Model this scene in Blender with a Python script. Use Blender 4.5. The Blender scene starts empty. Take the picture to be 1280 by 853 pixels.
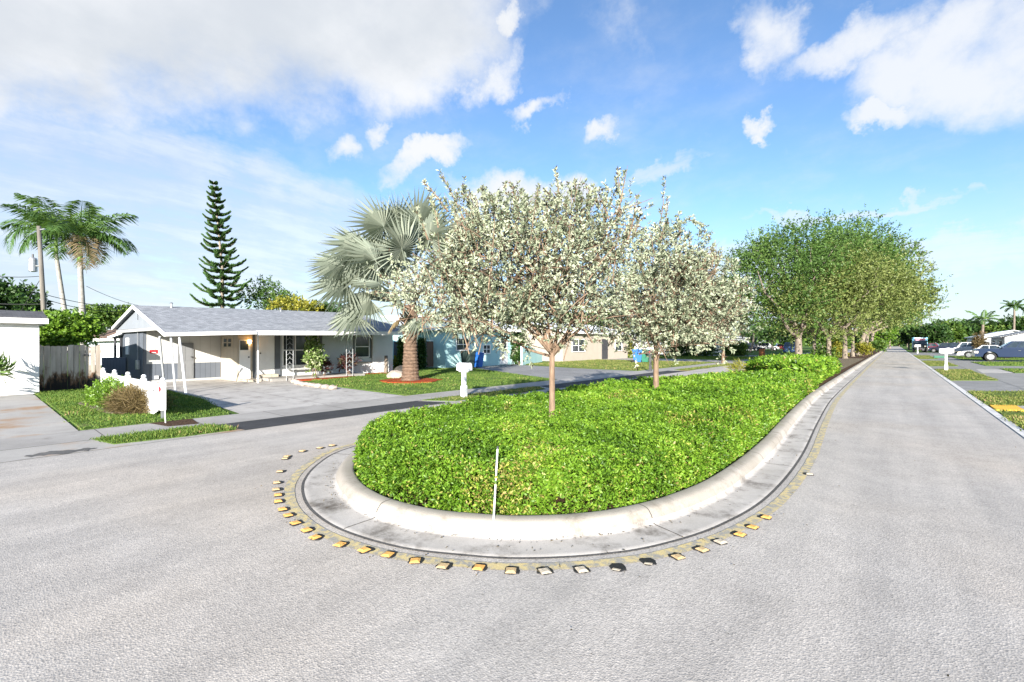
import bpy, bmesh, math, random
import numpy as np
from mathutils import Vector, Matrix
random.seed(7)
RNG = np.random.default_rng(11)
S = bpy.context.scene
COL = S.collection
PI = math.pi

# ------------------------------------------------------------------ survey
# ground positions measured from the photograph: f = 569 px (16 mm lens), eye height 1.65 m,
# horizon at row 429.5, the street (+Y) vanishing at column 1119
FL, EYE, HOR, VPX = 569.0, 1.65, 429.5, 1119.0
TH = math.atan((VPX - 640) / FL)
FW = (-math.sin(TH), math.cos(TH)); RT = (math.cos(TH), math.sin(TH))
def ray(px):
    t = (px - 640) / FL
    return (FW[0] + t * RT[0], FW[1] + t * RT[1])
def W(px, py, z=0.0):
    d = FL * (EYE - z) / (py - HOR); r = ray(px)
    return Vector((r[0] * d, r[1] * d, z))
def D(px, py, d):
    r = ray(px)
    return Vector((r[0] * d, r[1] * d, EYE - (py - HOR) * d / FL))
def X(px, py, x):
    r = ray(px); d = x / r[0]
    return D(px, py, d)
def Yp(px, py, y):
    r = ray(px); d = y / r[1]
    return D(px, py, d)

# ------------------------------------------------------------------ naming
def tag(o, label=None, cat=None, group=None, kind=None):
    if label: o['label'] = label
    if cat: o['category'] = cat
    if group: o['group'] = group
    if kind: o['kind'] = kind
    return o
def thing(name, label, cat, loc=(0, 0, 0), rz=0.0, group=None):
    o = bpy.data.objects.new(name, None); COL.objects.link(o)
    o.location = loc; o.rotation_euler = (0, 0, rz); o.empty_display_size = .2
    return tag(o, label, cat, group)
def link(name, me, m, parent=None):
    o = bpy.data.objects.new(name, me); COL.objects.link(o)
    if m is not None: me.materials.append(m)
    if parent is not None: o.parent = parent
    return o
def copy_tree(o, parent=None):
    c = o.copy(); COL.objects.link(c)
    if parent is not None: c.parent = parent
    for ch in list(o.children): copy_tree(ch, c)
    return c
def relabel(o, label):
    o['label'] = label; return o

# ------------------------------------------------------------------ mesh builder
class MB:
    def __init__(s): s.v = []; s.f = []
    def add(s, vs, fs):
        b = len(s.v); s.v += [tuple(v) for v in vs]; s.f += [tuple(b + i for i in f) for f in fs]; return s
    def box(s, x0, x1, y0, y1, z0, z1):
        return s.add([(x0,y0,z0),(x1,y0,z0),(x1,y1,z0),(x0,y1,z0),(x0,y0,z1),(x1,y0,z1),(x1,y1,z1),(x0,y1,z1)],
                     [(0,3,2,1),(4,5,6,7),(0,1,5,4),(1,2,6,5),(2,3,7,6),(3,0,4,7)])
    def prism(s, poly, vec):
        n = len(poly); p = [Vector(q) for q in poly]; v = Vector(vec)
        nrm = Vector((0, 0, 0))
        for i in range(n): nrm += (p[i] - p[0]).cross(p[(i + 1) % n] - p[0])
        if nrm.dot(v) > 0: p = p[::-1]
        q = [a + v for a in p]
        fs = [tuple(range(n)), tuple(range(2 * n - 1, n - 1, -1))]
        for i in range(n):
            j = (i + 1) % n; fs.append((i, i + n, j + n, j))
        return s.add(p + q, fs)
    def tube(s, pts, rad, n=8, cap=True):
        pts = [Vector(p) for p in pts]
        if not hasattr(rad, '__len__'): rad = [rad] * len(pts)
        vs = []; fs = []; up = Vector((.13, .27, .95)); prev = None
        for i, p in enumerate(pts):
            t = (pts[min(i + 1, len(pts) - 1)] - pts[max(i - 1, 0)])
            t = t.normalized() if t.length > 1e-9 else Vector((0, 0, 1))
            if prev is None:
                a = t.cross(Vector((1, 0, 0)) if abs(t.x) < .8 else Vector((0, 1, 0))).normalized()
            else:
                a = (prev - t * prev.dot(t)).normalized()
            prev = a; b = t.cross(a)
            for k in range(n):
                w = 2 * PI * k / n
                vs.append(p + (a * math.cos(w) + b * math.sin(w)) * rad[i])
        for i in range(len(pts) - 1):
            for k in range(n):
                k2 = (k + 1) % n
                fs.append((i * n + k, i * n + k2, (i + 1) * n + k2, (i + 1) * n + k))
        if cap:
            fs.append(tuple(range(n - 1, -1, -1))); e = (len(pts) - 1) * n; fs.append(tuple(e + k for k in range(n)))
        return s.add(vs, fs)
    def lathe(s, prof, c=(0, 0, 0), n=16, axis='z'):
        vs = []; fs = []; c = Vector(c)
        for r, z in prof:
            for k in range(n):
                w = 2 * PI * k / n; a, b = r * math.cos(w), r * math.sin(w)
                if axis == 'z': v = Vector((a, b, z))
                elif axis == 'y': v = Vector((a, z, -b))
                else: v = Vector((z, a, b))
                vs.append(c + v)
        for i in range(len(prof) - 1):
            for k in range(n):
                k2 = (k + 1) % n; fs.append((i * n + k, i * n + k2, (i + 1) * n + k2, (i + 1) * n + k))
        fs.append(tuple(range(n - 1, -1, -1))); e = (len(prof) - 1) * n; fs.append(tuple(e + k for k in range(n)))
        return s.add(vs, fs)
    def build(s, name, m, parent=None, world=False, bevel=0.0, smooth=False, seg=2, fix=True):
        v = s.v
        if world and parent is not None:
            # vertices are in world coordinates; the root parent carries only a translation
            r = parent
            off = Vector(r.location)
            while r.parent is not None:
                r = r.parent; off += Vector(r.location)
            v = [(a[0] - off.x, a[1] - off.y, a[2] - off.z) for a in v]
        me = bpy.data.meshes.new(name); me.from_pydata(v, [], s.f)
        if bevel > 0 or fix:
            bm = bmesh.new(); bm.from_mesh(me)
            if fix: bmesh.ops.recalc_face_normals(bm, faces=bm.faces)
            if bevel > 0:
                ed = [e for e in bm.edges if len(e.link_faces) == 2 and e.calc_face_angle(0) > .5]
                bmesh.ops.bevel(bm, geom=ed, offset=bevel, segments=seg, profile=.6, affect='EDGES', clamp_overlap=True)
            bm.to_mesh(me); bm.free()
        if smooth:
            me.polygons.foreach_set('use_smooth', [True] * len(me.polygons))
        me.update()
        return link(name, me, m, parent)

def np_mesh(name, verts, quads, m, parent=None, rnd=None, tris=False):
    """big mesh from numpy arrays; rnd = per-face random value stored as attribute"""
    k = 3 if tris else 4
    me = bpy.data.meshes.new(name); nv = len(verts); nf = len(quads)
    me.vertices.add(nv); me.vertices.foreach_set('co', np.asarray(verts, np.float32).ravel())
    me.loops.add(nf * k); me.loops.foreach_set('vertex_index', np.asarray(quads, np.int32).ravel())
    me.polygons.add(nf); me.polygons.foreach_set('loop_start', np.arange(0, nf * k, k, dtype=np.int32))
    try: me.polygons.foreach_set('loop_total', np.full(nf, k, np.int32))
    except Exception: pass
    if rnd is not None:
        a = me.attributes.new('rnd', 'FLOAT', 'FACE'); a.data.foreach_set('value', np.asarray(rnd, np.float32))
    me.update(calc_edges=True)
    return link(name, me, m, parent)

def nrm(a): return a / np.maximum(np.linalg.norm(a, axis=1, keepdims=True), 1e-9)

def leaves(pos, dirs, L, Wd, fold=.25, rng=RNG, bend=.0, up=None):
    """diamond leaf per entry: verts (n*4,3) and quads"""
    n = len(pos); dirs = nrm(dirs)
    ref = rng.normal(size=(n, 3)) if up is None else up + rng.normal(size=(n, 3)) * .35
    side = nrm(np.cross(dirs, ref)); nn = np.cross(side, dirs)
    L = np.broadcast_to(np.asarray(L, float), (n,))[:, None]; Wd = np.broadcast_to(np.asarray(Wd, float), (n,))[:, None]
    mid = pos + dirs * L * .5
    v = np.empty((n, 4, 3))
    v[:, 0] = pos; v[:, 1] = mid + side * Wd * .5 + nn * Wd * fold
    v[:, 2] = pos + dirs * L - nn * L * bend; v[:, 3] = mid - side * Wd * .5 + nn * Wd * fold
    return v.reshape(-1, 3), np.arange(n * 4).reshape(n, 4)

def vnoise(p, seed=0):
    """cheap smooth 3-D noise in about -1..1"""
    r = np.random.default_rng(seed); out = np.zeros(len(p))
    for i in range(7):
        k = r.normal(size=3); k = k / np.linalg.norm(k) * r.uniform(.7, 2.2)
        out += np.sin(p @ k * 2.2 + r.uniform(0, 6.28))
    return out / 3.2

# ------------------------------------------------------------------ materials
def new_mat(name):
    m = bpy.data.materials.new(name); m.use_nodes = True
    nt = m.node_tree; b = nt.nodes['Principled BSDF']
    return m, nt, b
def N(nt, t, **kw):
    n = nt.nodes.new(t)
    for k, v in kw.items():
        if k in n.inputs: n.inputs[k].default_value = v
        else: setattr(n, k, v)
    return n
def ramp(nt, stops, interp='LINEAR'):
    r = nt.nodes.new('ShaderNodeValToRGB'); cr = r.color_ramp; cr.interpolation = interp
    while len(cr.elements) > 1: cr.elements.remove(cr.elements[-1])
    cr.elements[0].position = stops[0][0]; cr.elements[0].color = (*stops[0][1], 1)
    for p, c in stops[1:]:
        e = cr.elements.new(p); e.color = (*c, 1)
    return r
def mixc(nt, a, b, fac, mode='MIX'):
    m = nt.nodes.new('ShaderNodeMix'); m.data_type = 'RGBA'; m.blend_type = mode
    for s, v in (('A', a), ('B', b)):
        i = [q for q in m.inputs if q.name == s and q.type == 'RGBA'][0]
        if hasattr(v, 'links') or hasattr(v, 'is_output'): nt.links.new(v, i)
        else: i.default_value = (*v, 1)
    i = m.inputs[0]
    if hasattr(fac, 'is_output'): nt.links.new(fac, i)
    else: i.default_value = fac
    return [q for q in m.outputs if q.type == 'RGBA'][0]
def noise(nt, co, scale, detail=4, rough=.55, stretch=None):
    n = N(nt, 'ShaderNodeTexNoise', Scale=scale, Detail=detail, Roughness=rough)
    if stretch:
        mp = N(nt, 'ShaderNodeMapping', Scale=stretch); nt.links.new(co, mp.inputs[0]); co = mp.outputs[0]
    nt.links.new(co, n.inputs['Vector']); return n.outputs['Fac']
def coord(nt, world=True):
    if world: return nt.nodes.new('ShaderNodeNewGeometry').outputs['Position']
    return nt.nodes.new('ShaderNodeTexCoord').outputs['Object']
def step(nt, v, a, b):
    m = N(nt, 'ShaderNodeMapRange', interpolation_type='SMOOTHSTEP'); nt.links.new(v, m.inputs[0])
    m.inputs[1].default_value = a; m.inputs[2].default_value = b; return m.outputs[0]
def bump(nt, b, h, strength=.3, dist=.01):
    n = N(nt, 'ShaderNodeBump', Strength=strength, Distance=dist); nt.links.new(h, n.inputs['Height'])
    nt.links.new(n.outputs[0], b.inputs['Normal'])

def plain(name, c, rough=.5, var=.12, scale=6., bmp=.1, spec=.4, metal=0., world=False, dirt=None, fine=60.):
    """painted / moulded surface with slight tonal variation and dirt"""
    m, nt, b = new_mat(name); co = coord(nt, world)
    f = noise(nt, co, scale, 5)
    lo = tuple(x * (1 - var) for x in c); hi = tuple(min(1, x * (1 + var)) for x in c)
    r = ramp(nt, [(.3, lo), (.7, hi)]); nt.links.new(f, r.inputs[0]); col = r.outputs[0]
    if dirt:
        d = noise(nt, co, scale * .35, 6, .7); s = step(nt, d, .52, .78); col = mixc(nt, col, dirt, s)
    nt.links.new(col, b.inputs['Base Color'])
    b.inputs['Roughness'].default_value = rough; b.inputs['Metallic'].default_value = metal
    b.inputs['Specular IOR Level'].default_value = spec
    if bmp > 0: bump(nt, b, noise(nt, co, fine, 3), bmp, .01)
    return m

def foliage(name, stops, trans=.35, rough=.5, spec=.35, tint=None):
    """leaf material: each leaf has its own colour out of the ramp; thin leaves let light through"""
    m, nt, b = new_mat(name)
    a = N(nt, 'ShaderNodeAttribute', attribute_name='rnd'); a.attribute_type = 'GEOMETRY'
    r = ramp(nt, stops); nt.links.new(a.outputs['Fac'], r.inputs[0])
    nt.links.new(r.outputs[0], b.inputs['Base Color'])
    b.inputs['Roughness'].default_value = rough; b.inputs['Specular IOR Level'].default_value = spec
    t = N(nt, 'ShaderNodeBsdfTranslucent')
    tc = mixc(nt, r.outputs[0], tint or (1.0, 1.0, .55), 1.0, 'MULTIPLY')
    nt.links.new(tc, t.inputs[0])
    mx = N(nt, 'ShaderNodeMixShader', Fac=trans); nt.links.new(b.outputs[0], mx.inputs[1]); nt.links.new(t.outputs[0], mx.inputs[2])
    nt.links.new(mx.outputs[0], nt.nodes['Material Output'].inputs[0])
    return m

def bark(name, c0, c1, scale=8., stretch=(1, 1, .25), bmp=.7):
    m, nt, b = new_mat(name); co = coord(nt, False)
    f = noise(nt, co, scale, 6, .65, stretch); r = ramp(nt, [(.3, c0), (.68, c1)]); nt.links.new(f, r.inputs[0])
    nt.links.new(r.outputs[0], b.inputs['Base Color']); b.inputs['Roughness'].default_value = .9
    bump(nt, b, f, bmp, .03); return m

def asphalt(name, lo, hi, blotch=.18, fine=1.0, streak=True, warm=None, cracks=False):
    m, nt, b = new_mat(name); co = coord(nt)
    big = noise(nt, co, .35, 5, .6); mid = noise(nt, co, 2.2, 5, .6)
    vo = N(nt, 'ShaderNodeTexVoronoi', Scale=95.); nt.links.new(co, vo.inputs['Vector'])
    spk = ramp(nt, [(.0, (.30, .30, .31)), (.22, (.72, .72, .72)), (.55, (1, 1, 1)), (.9, (1.45, 1.43, 1.4))])
    nt.links.new(vo.outputs['Color'], spk.inputs[0])
    n2 = noise(nt, co, 210., 2, .6); s2 = ramp(nt, [(.3, (.72, .72, .73)), (.7, (1.22, 1.21, 1.2))]); nt.links.new(n2, s2.inputs[0])
    base = ramp(nt, [(.3, lo), (.7, hi)]); nt.links.new(big, base.inputs[0])
    c = base.outputs[0]
    mm = ramp(nt, [(.3, (1 - blotch,) * 3), (.7, (1 + blotch * .6,) * 3)]); nt.links.new(mid, mm.inputs[0])
    c = mixc(nt, c, mm.outputs[0], 1., 'MULTIPLY')
    if streak:
        st = noise(nt, co, .9, 4, .6, (2.2, .12, 1)); sr = ramp(nt, [(.32, (.86, .86, .865)), (.64, (1.08, 1.07, 1.06))]); nt.links.new(st, sr.inputs[0])
        c = mixc(nt, c, sr.outputs[0], 1., 'MULTIPLY')
    if warm:
        wn = step(nt, noise(nt, co, .16, 3), .48, .66); c = mixc(nt, c, mixc(nt, c, warm, 1., 'MULTIPLY'), wn)
    c = mixc(nt, c, spk.outputs[0], .85 * fine, 'MULTIPLY'); c = mixc(nt, c, s2.outputs[0], .8 * fine, 'MULTIPLY')
    if cracks:
        v2 = N(nt, 'ShaderNodeTexVoronoi', Scale=.22, feature='DISTANCE_TO_EDGE'); 
        wob = N(nt, 'ShaderNodeVectorMath', operation='ADD'); nz = N(nt, 'ShaderNodeTexNoise', Scale=1.3, Detail=6.); nt.links.new(co, nz.inputs['Vector'])
        nt.links.new(co, wob.inputs[0]); nt.links.new(nz.outputs['Color'], wob.inputs[1]); nt.links.new(wob.outputs[0], v2.inputs['Vector'])
        cr = step(nt, v2.outputs['Distance'], .004, .0005); cm = N(nt, 'ShaderNodeMath', operation='MULTIPLY'); nt.links.new(cr, cm.inputs[0])
        nt.links.new(step(nt, noise(nt, co, .5, 2), .5, .62), cm.inputs[1])
        c = mixc(nt, c, (.06, .06, .06), cm.outputs[0])
    nt.links.new(c, b.inputs['Base Color']); b.inputs['Roughness'].default_value = .88; b.inputs['Specular IOR Level'].default_value = .25
    bump(nt, b, vo.outputs['Distance'], .35, .006)
    return m

def concrete(name, lo, hi, stain=(.25, .22, .19), amt=(.55, .8), rust=None, joints=0.):
    m, nt, b = new_mat(name); co = coord(nt)
    f = noise(nt, co, 1.1, 7, .65); r = ramp(nt, [(.3, lo), (.7, hi)]); nt.links.new(f, r.inputs[0]); c = r.outputs[0]
    g = noise(nt, co, 150., 2); gr = ramp(nt, [(.3, (.86, .86, .86)), (.7, (1.1, 1.1, 1.1))]); nt.links.new(g, gr.inputs[0])
    c = mixc(nt, c, gr.outputs[0], 1., 'MULTIPLY')
    s = step(nt, noise(nt, co, 1.9, 7, .72), *amt); c = mixc(nt, c, stain, s)
    s2 = step(nt, noise(nt, co, 14., 4, .7), .62, .75); c = mixc(nt, c, tuple(x * .8 for x in lo), s2)
    if rust:
        s3 = step(nt, noise(nt, co, .55, 5, .6), .49, .68); c = mixc(nt, c, rust, s3)
    if joints:
        sx = N(nt, 'ShaderNodeSeparateXYZ'); nt.links.new(co, sx.inputs[0])
        md = N(nt, 'ShaderNodeMath', operation='PINGPONG'); md.inputs[1].default_value = joints / 2; nt.links.new(sx.outputs[1], md.inputs[0])
        c = mixc(nt, (.10, .09, .08), c, step(nt, md.outputs[0], .004, .014))
    nt.links.new(c, b.inputs['Base Color']); b.inputs['Roughness'].default_value = .85; b.inputs['Specular IOR Level'].default_value = .25
    bump(nt, b, g, .2, .004); return m

def glass(name, c=(.03, .035, .04), rough=.06):
    m, nt, b = new_mat(name); co = coord(nt)
    r = ramp(nt, [(.35, c), (.7, tuple(x * 2.2 for x in c))]); nt.links.new(noise(nt, co, 1.7, 3), r.inputs[0])
    nt.links.new(r.outputs[0], b.inputs['Base Color']); b.inputs['Roughness'].default_value = rough; b.inputs['Specular IOR Level'].default_value = .6
    return m

def siding(name, c, groove=.2, axis=1, dark=.55, var=.07):
    """vertical board siding with grooves"""
    m, nt, b = new_mat(name); co = coord(nt)
    sx = N(nt, 'ShaderNodeSeparateXYZ'); nt.links.new(co, sx.inputs[0])
    ad = N(nt, 'ShaderNodeMath', operation='ADD'); nt.links.new(sx.outputs[0], ad.inputs[0]); nt.links.new(sx.outputs[1], ad.inputs[1])
    md = N(nt, 'ShaderNodeMath', operation='PINGPONG'); md.inputs[1].default_value = groove / 2; nt.links.new(ad.outputs[0], md.inputs[0])
    g = step(nt, md.outputs[0], .004, .012)
    f = noise(nt, co, 1.5, 5); r = ramp(nt, [(.3, tuple(x * (1 - var) for x in c)), (.7, tuple(x * (1 + var) for x in c))]); nt.links.new(f, r.inputs[0])
    col = mixc(nt, tuple(x * dark for x in c), r.outputs[0], g)
    nt.links.new(col, b.inputs['Base Color']); b.inputs['Roughness'].default_value = .6; b.inputs['Specular IOR Level'].default_value = .3
    bump(nt, b, g, .4, .008); return m

def shingle(name, lo, hi):
    m, nt, b = new_mat(name); co = coord(nt)
    mp = N(nt, 'ShaderNodeMapping', Scale=(5.2, 2.6, 1)); nt.links.new(co, mp.inputs[0])
    rot = N(nt, 'ShaderNodeMapping'); rot.inputs['Rotation'].default_value = (0, 0, PI / 2); nt.links.new(co, rot.inputs[0])
    br = N(nt, 'ShaderNodeTexBrick', Scale=2.6); nt.links.new(rot.outputs[0], br.inputs['Vector'])
    br.inputs['Color1'].default_value = (*lo, 1); br.inputs['Color2'].default_value = (*hi, 1); br.inputs['Mortar'].default_value = (*[x * .6 for x in lo], 1)
    br.inputs['Mortar Size'].default_value = .012; br.inputs['Brick Width'].default_value = .55; br.inputs['Row Height'].default_value = .36
    n1 = noise(nt, co, 3.5, 6, .7); nr = ramp(nt, [(.3, (.72, .72, .74)), (.7, (1.2, 1.2, 1.2))]); nt.links.new(n1, nr.inputs[0])
    n2 = noise(nt, co, 40., 3, .7); nr2 = ramp(nt, [(.3, (.8, .8, .8)), (.7, (1.2, 1.2, 1.2))]); nt.links.new(n2, nr2.inputs[0])
    c = mixc(nt, br.outputs['Color'], nr.outputs[0], 1., 'MULTIPLY'); c = mixc(nt, c, nr2.outputs[0], 1., 'MULTIPLY')
    nt.links.new(c, b.inputs['Base Color']); b.inputs['Roughness'].default_value = .9
    bump(nt, b, br.outputs['Fac'], .4, .01); return m

def grass_ground(name, lo, hi, dry):
    m, nt, b = new_mat(name); co = coord(nt)
    f = noise(nt, co, 1.2, 6, .65); g = noise(nt, co, 38., 4, .7)
    r = ramp(nt, [(.3, lo), (.7, hi)]); nt.links.new(g, r.inputs[0])
    c = mixc(nt, r.outputs[0], dry, step(nt, f, .52, .78))
    nt.links.new(c, b.inputs['Base Color']); b.inputs['Roughness'].default_value = 1.; b.inputs['Specular IOR Level'].default_value = .1
    bump(nt, b, g, .8, .03); return m

def worn_paint(name, paint, under, thr=(.42, .56), scale=9.):
    m, nt, b = new_mat(name); co = coord(nt)
    f = noise(nt, co, scale, 6, .7); s = step(nt, f, *thr)
    g = noise(nt, co, 160., 2); gr = ramp(nt, [(.3, (.75, .75, .75)), (.7, (1.15, 1.15, 1.15))]); nt.links.new(g, gr.inputs[0])
    c = mixc(nt, paint, under, s); c = mixc(nt, c, gr.outputs[0], 1., 'MULTIPLY')
    nt.links.new(c, b.inputs['Base Color']); b.inputs['Roughness'].default_value = .8
    bump(nt, b, g, .25, .004); return m

def emit(name, c, e):
    m, nt, b = new_mat(name); b.inputs['Base Color'].default_value = (*c, 1)
    b.inputs['Emission Color'].default_value = (*c, 1); b.inputs['Emission Strength'].default_value = e; return m

M = {}
M['road'] = asphalt('road_asphalt', (.385, .359, .328), (.455, .428, .395), blotch=.10, warm=(1.04, 1.0, .95), fine=.62)
M['patch'] = asphalt('fresh_asphalt', (.035, .036, .038), (.06, .06, .063), fine=.6, streak=False)
M['drive'] = asphalt('old_driveway_asphalt', (.20, .197, .192), (.29, .285, .275), fine=.6, streak=False)
M['kerb'] = concrete('kerb_concrete', (.29, .26, .22), (.41, .375, .33), stain=(.16, .135, .105), amt=(.48, .74))
M['gutter'] = concrete('gutter_concrete', (.36, .335, .305), (.49, .46, .43), stain=(.115, .10, .085), amt=(.46, .72))
M['walk'] = concrete('sidewalk_concrete', (.27, .255, .235), (.38, .36, .335), stain=(.21, .19, .17), joints=1.52)
M['walkgrey'] = concrete('grey_sidewalk_concrete', (.21, .205, .195), (.30, .29, .275), stain=(.16, .15, .14), joints=1.52)
M['wet'] = asphalt('dark_damp_asphalt', (.10, .097, .092), (.17, .165, .155), fine=.6, streak=False)
M['rustdrive'] = concrete('rust_stained_concrete', (.32, .30, .275), (.44, .42, .39), stain=(.25, .22, .19), rust=(.30, .17, .075))
M['paledrive'] = concrete('pale_driveway_concrete', (.36, .335, .31), (.50, .475, .44), stain=(.21, .19, .17), amt=(.48, .72), joints=3.1)
M['ground'] = grass_ground('far_ground', (.05, .10, .02), (.10, .17, .035), (.16, .15, .07))
M['lawn'] = grass_ground('lawn_ground', (.06, .105, .022), (.12, .185, .04), (.22, .20, .085))
M['lawndry'] = grass_ground('dry_lawn_ground', (.07, .11, .02), (.13, .17, .04), (.22, .18, .08))
M['mulch'] = plain('brown_mulch', (.075, .045, .028), .95, .55, 30., .9, .1, world=True, fine=70.)
M['redmulch'] = plain('red_mulch', (.30, .055, .02), .95, .5, 35., .9, .1, world=True, fine=80.)
M['litter'] = plain('leaf_litter', (.17, .14, .10), .95, .45, 12., .9, .1, world=True, fine=60.)
M['yellow'] = worn_paint('worn_yellow_paint', (.56, .45, .22), (.30, .285, .25), (.42, .58), 11.)
M['yellowpad'] = plain('yellow_tactile_pad', (.75, .42, .04), .7, .1, 5., .5, .3, fine=30.)
M['whiteline'] = worn_paint('worn_white_edge', (.62, .60, .57), (.30, .29, .28), (.55, .70), 5.)
M['black_glue'] = plain('bitumen', (.016, .016, .017), .6, .3, 20., .5)
M['mk_orange'] = plain('marker_orange', (.66, .36, .10), .55, .25, 25., .3, dirt=(.16, .09, .04))
M['mk_pale'] = plain('marker_worn_cream', (.50, .36, .19), .6, .25, 25., .3, dirt=(.12, .10, .08))
M['mk_white'] = plain('marker_worn_white', (.46, .40, .31), .6, .25, 25., .3, dirt=(.10, .09, .08))
M['white'] = plain('white_paint', (.80, .79, .77), .45, .04, 3., .05)
M['vinyl'] = plain('white_vinyl', (.84, .84, .83), .35, .03, 3., .03, .5)
M['stucco'] = plain('white_stucco', (.66, .66, .655), .8, .05, 2., .5, .2, world=True, dirt=(.55, .52, .46), fine=80.)
M['bluewhite'] = plain('pale_blue_white_wall', (.62, .68, .74), .7, .04, 2., .3, .2, world=True)
M['beige'] = siding('beige_siding', (.46, .40, .315), .4)
M['greysiding'] = siding('dark_grey_siding', (.115, .13, .155), .2)
M['whitesiding'] = siding('white_siding', (.54, .53, .505), .4, dark=.8)
M['greypaint'] = plain('dark_grey_paint', (.12, .13, .145), .55, .06, 3., .1)
M['midgrey'] = plain('mid_grey_door_paint', (.19, .195, .20), .55, .06, 3., .1)
M['gable'] = siding('pale_gable_boards', (.24, .26, .285), .3, dark=.85)
M['roof1'] = shingle('pale_grey_shingle', (.195, .205, .22), (.29, .30, .315))
M['roofbrown'] = shingle('brown_shingle', (.14, .085, .06), (.20, .13, .095))
M['roofdark'] = shingle('dark_grey_shingle', (.06, .06, .065), (.10, .10, .105))
M['roofwhite'] = plain('white_roof', (.72, .74, .76), .7, .06, 2., .2)
M['turq'] = plain('turquoise_stucco', (.40, .61, .61), .8, .06, 2., .4, .2, world=True, dirt=(.50, .68, .68))
M['turqdark'] = plain('turquoise_trim', (.34, .54, .55), .6, .05)
M['glass'] = glass('dark_window_glass')
M['carglass'] = glass('car_glass', (.02, .028, .035), .03)
M['soffit'] = plain('grey_soffit', (.42, .42, .41), .7, .05)
M['metalpost'] = plain('grey_painted_post', (.42, .43, .44), .45, .1, 8., .05)
M['darkmetal'] = plain('dark_metal', (.05, .05, .055), .45, .2, 8., .05, .5)
M['galv'] = plain('galvanised_metal', (.42, .43, .44), .4, .15, 8., .1, .5, .7)
M['red'] = plain('red_plastic', (.55, .02, .03), .4, .05)
M['fencewood'] = None
M['browngate'] = siding('brown_board_gate', (.17, .105, .075), .14, dark=.4)
M['stone'] = plain('pale_rock', (.34, .29, .245), .9, .25, 7., .9, .2, fine=14.)
M['darkstone'] = plain('dark_rock', (.05, .045, .04), .9, .3, 7., .9, .2)
M['brick'] = plain('terracotta_brick', (.42, .15, .06), .85, .2, 10., .5)
M['binblue'] = plain('blue_bin_plastic', (.025, .13, .46), .45, .06)
M['bindark'] = plain('dark_green_bin_plastic', (.035, .055, .05), .45, .1)
M['bingreen'] = plain('green_bin_plastic', (.03, .16, .10), .45, .1)
M['tyre'] = plain('tyre_rubber', (.02, .02, .02), .85, .2, 9., .2)
M['rim'] = plain('alloy_rim', (.55, .55, .56), .3, .08, 5., 0, .5, .8)
M['chrome'] = plain('chrome', (.7, .7, .7), .15, .03, 5., 0, .5, 1.)
M['lamp'] = plain('headlight_lens', (.75, .70, .58), .15, .05, 5., 0, .6)
M['taillight'] = plain('tail_light', (.45, .02, .02), .25, .05, 5., 0, .6)
def carpaint(name, c):
    m = plain(name, c, .35, .03, 3., 0., .4)
    m.node_tree.nodes['Principled BSDF'].inputs['Coat Weight'].default_value = .25
    return m
M['carblue'] = carpaint('blue_car_paint', (.005, .018, .055))
M['carwhite'] = carpaint('white_car_paint', (.55, .55, .56))
M['carnavy'] = carpaint('navy_car_paint', (.022, .028, .05))
M['cardark'] = carpaint('charcoal_car_paint', (.03, .032, .036))
M['carred'] = carpaint('red_car_paint', (.40, .025, .03))
M['carmaroon'] = carpaint('maroon_car_paint', (.13, .02, .03))
M['carsteel'] = carpaint('steel_blue_car_paint', (.07, .12, .22))
M['skyblue'] = plain('light_blue_panel', (.25, .58, .75), .5, .05)
M['pinkred'] = plain('faded_red_panel', (.62, .16, .20), .5, .08)
M['greenbox'] = plain('green_plastic', (.02, .12, .07), .5, .08)
M['pole'] = bark('pole_wood', (.10, .088, .074), (.20, .18, .155), 6., (1, 1, .08), .4)
M['wire'] = plain('black_cable', (.02, .02, .02), .6, .1)
M['tan_bark'] = bark('tan_buttonwood_bark', (.11, .07, .045), (.27, .185, .125), 22., (1, 1, .2))
M['twig'] = bark('dark_twig_bark', (.12, .075, .05), (.26, .18, .12), 20.)
M['oak_bark'] = bark('oak_bark', (.10, .08, .062), (.27, .22, .175), 7., (1, 1, .25))
M['oak_bark_pale'] = bark('pale_oak_bark', (.12, .095, .07), (.26, .215, .165), 7., (1, 1, .25))
M['palm_bark'] = bark('ringed_palm_bark', (.045, .028, .018), (.21, .135, .09), 9., (.7, .7, 1.9), 1.0)
M['royal_bark'] = bark('royal_palm_bark', (.20, .185, .17), (.36, .34, .31), 3., (1, 1, 2.), .15)
M['pine_bark'] = bark('pine_bark', (.16, .13, .10), (.32, .27, .22), 9.)
M['crownshaft'] = plain('green_crownshaft', (.16, .25, .06), .5, .15, 3.)
M['drymat'] = foliage('dry_frond', [(0, (.14, .10, .055)), (.5, (.26, .20, .11)), (1, (.36, .29, .17))], .3)
M['silver'] = foliage('silver_leaf', [(0, (.065, .038, .026)), (.14, (.15, .092, .058)), (.20, (.052, .066, .036)), (.34, (.125, .155, .09)), (.5, (.25, .285, .185)), (.68, (.35, .385, .265)), (.88, (.44, .465, .335)), (1, (.54, .55, .42))], .15, .6, .25, (1., 1., .8))  # darkest green stops stand in for deep shade inside the crowns
M['bismarck'] = foliage('silver_blue_fan_leaf', [(0, (.12, .15, .115)), (.5, (.25, .285, .225)), (1, (.40, .43, .34))], .3, .5, .3, (1, 1, .8))
M['hedge'] = foliage('bright_green_leaf', [(0, (.045, .105, .013)), (.25, (.105, .22, .020)), (.6, (.20, .365, .031)), (.9, (.32, .49, .052)), (.97, (.45, .50, .09)), (1, (.42, .29, .13))], .42, .45, .38, (1, 1, .5))
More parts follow.
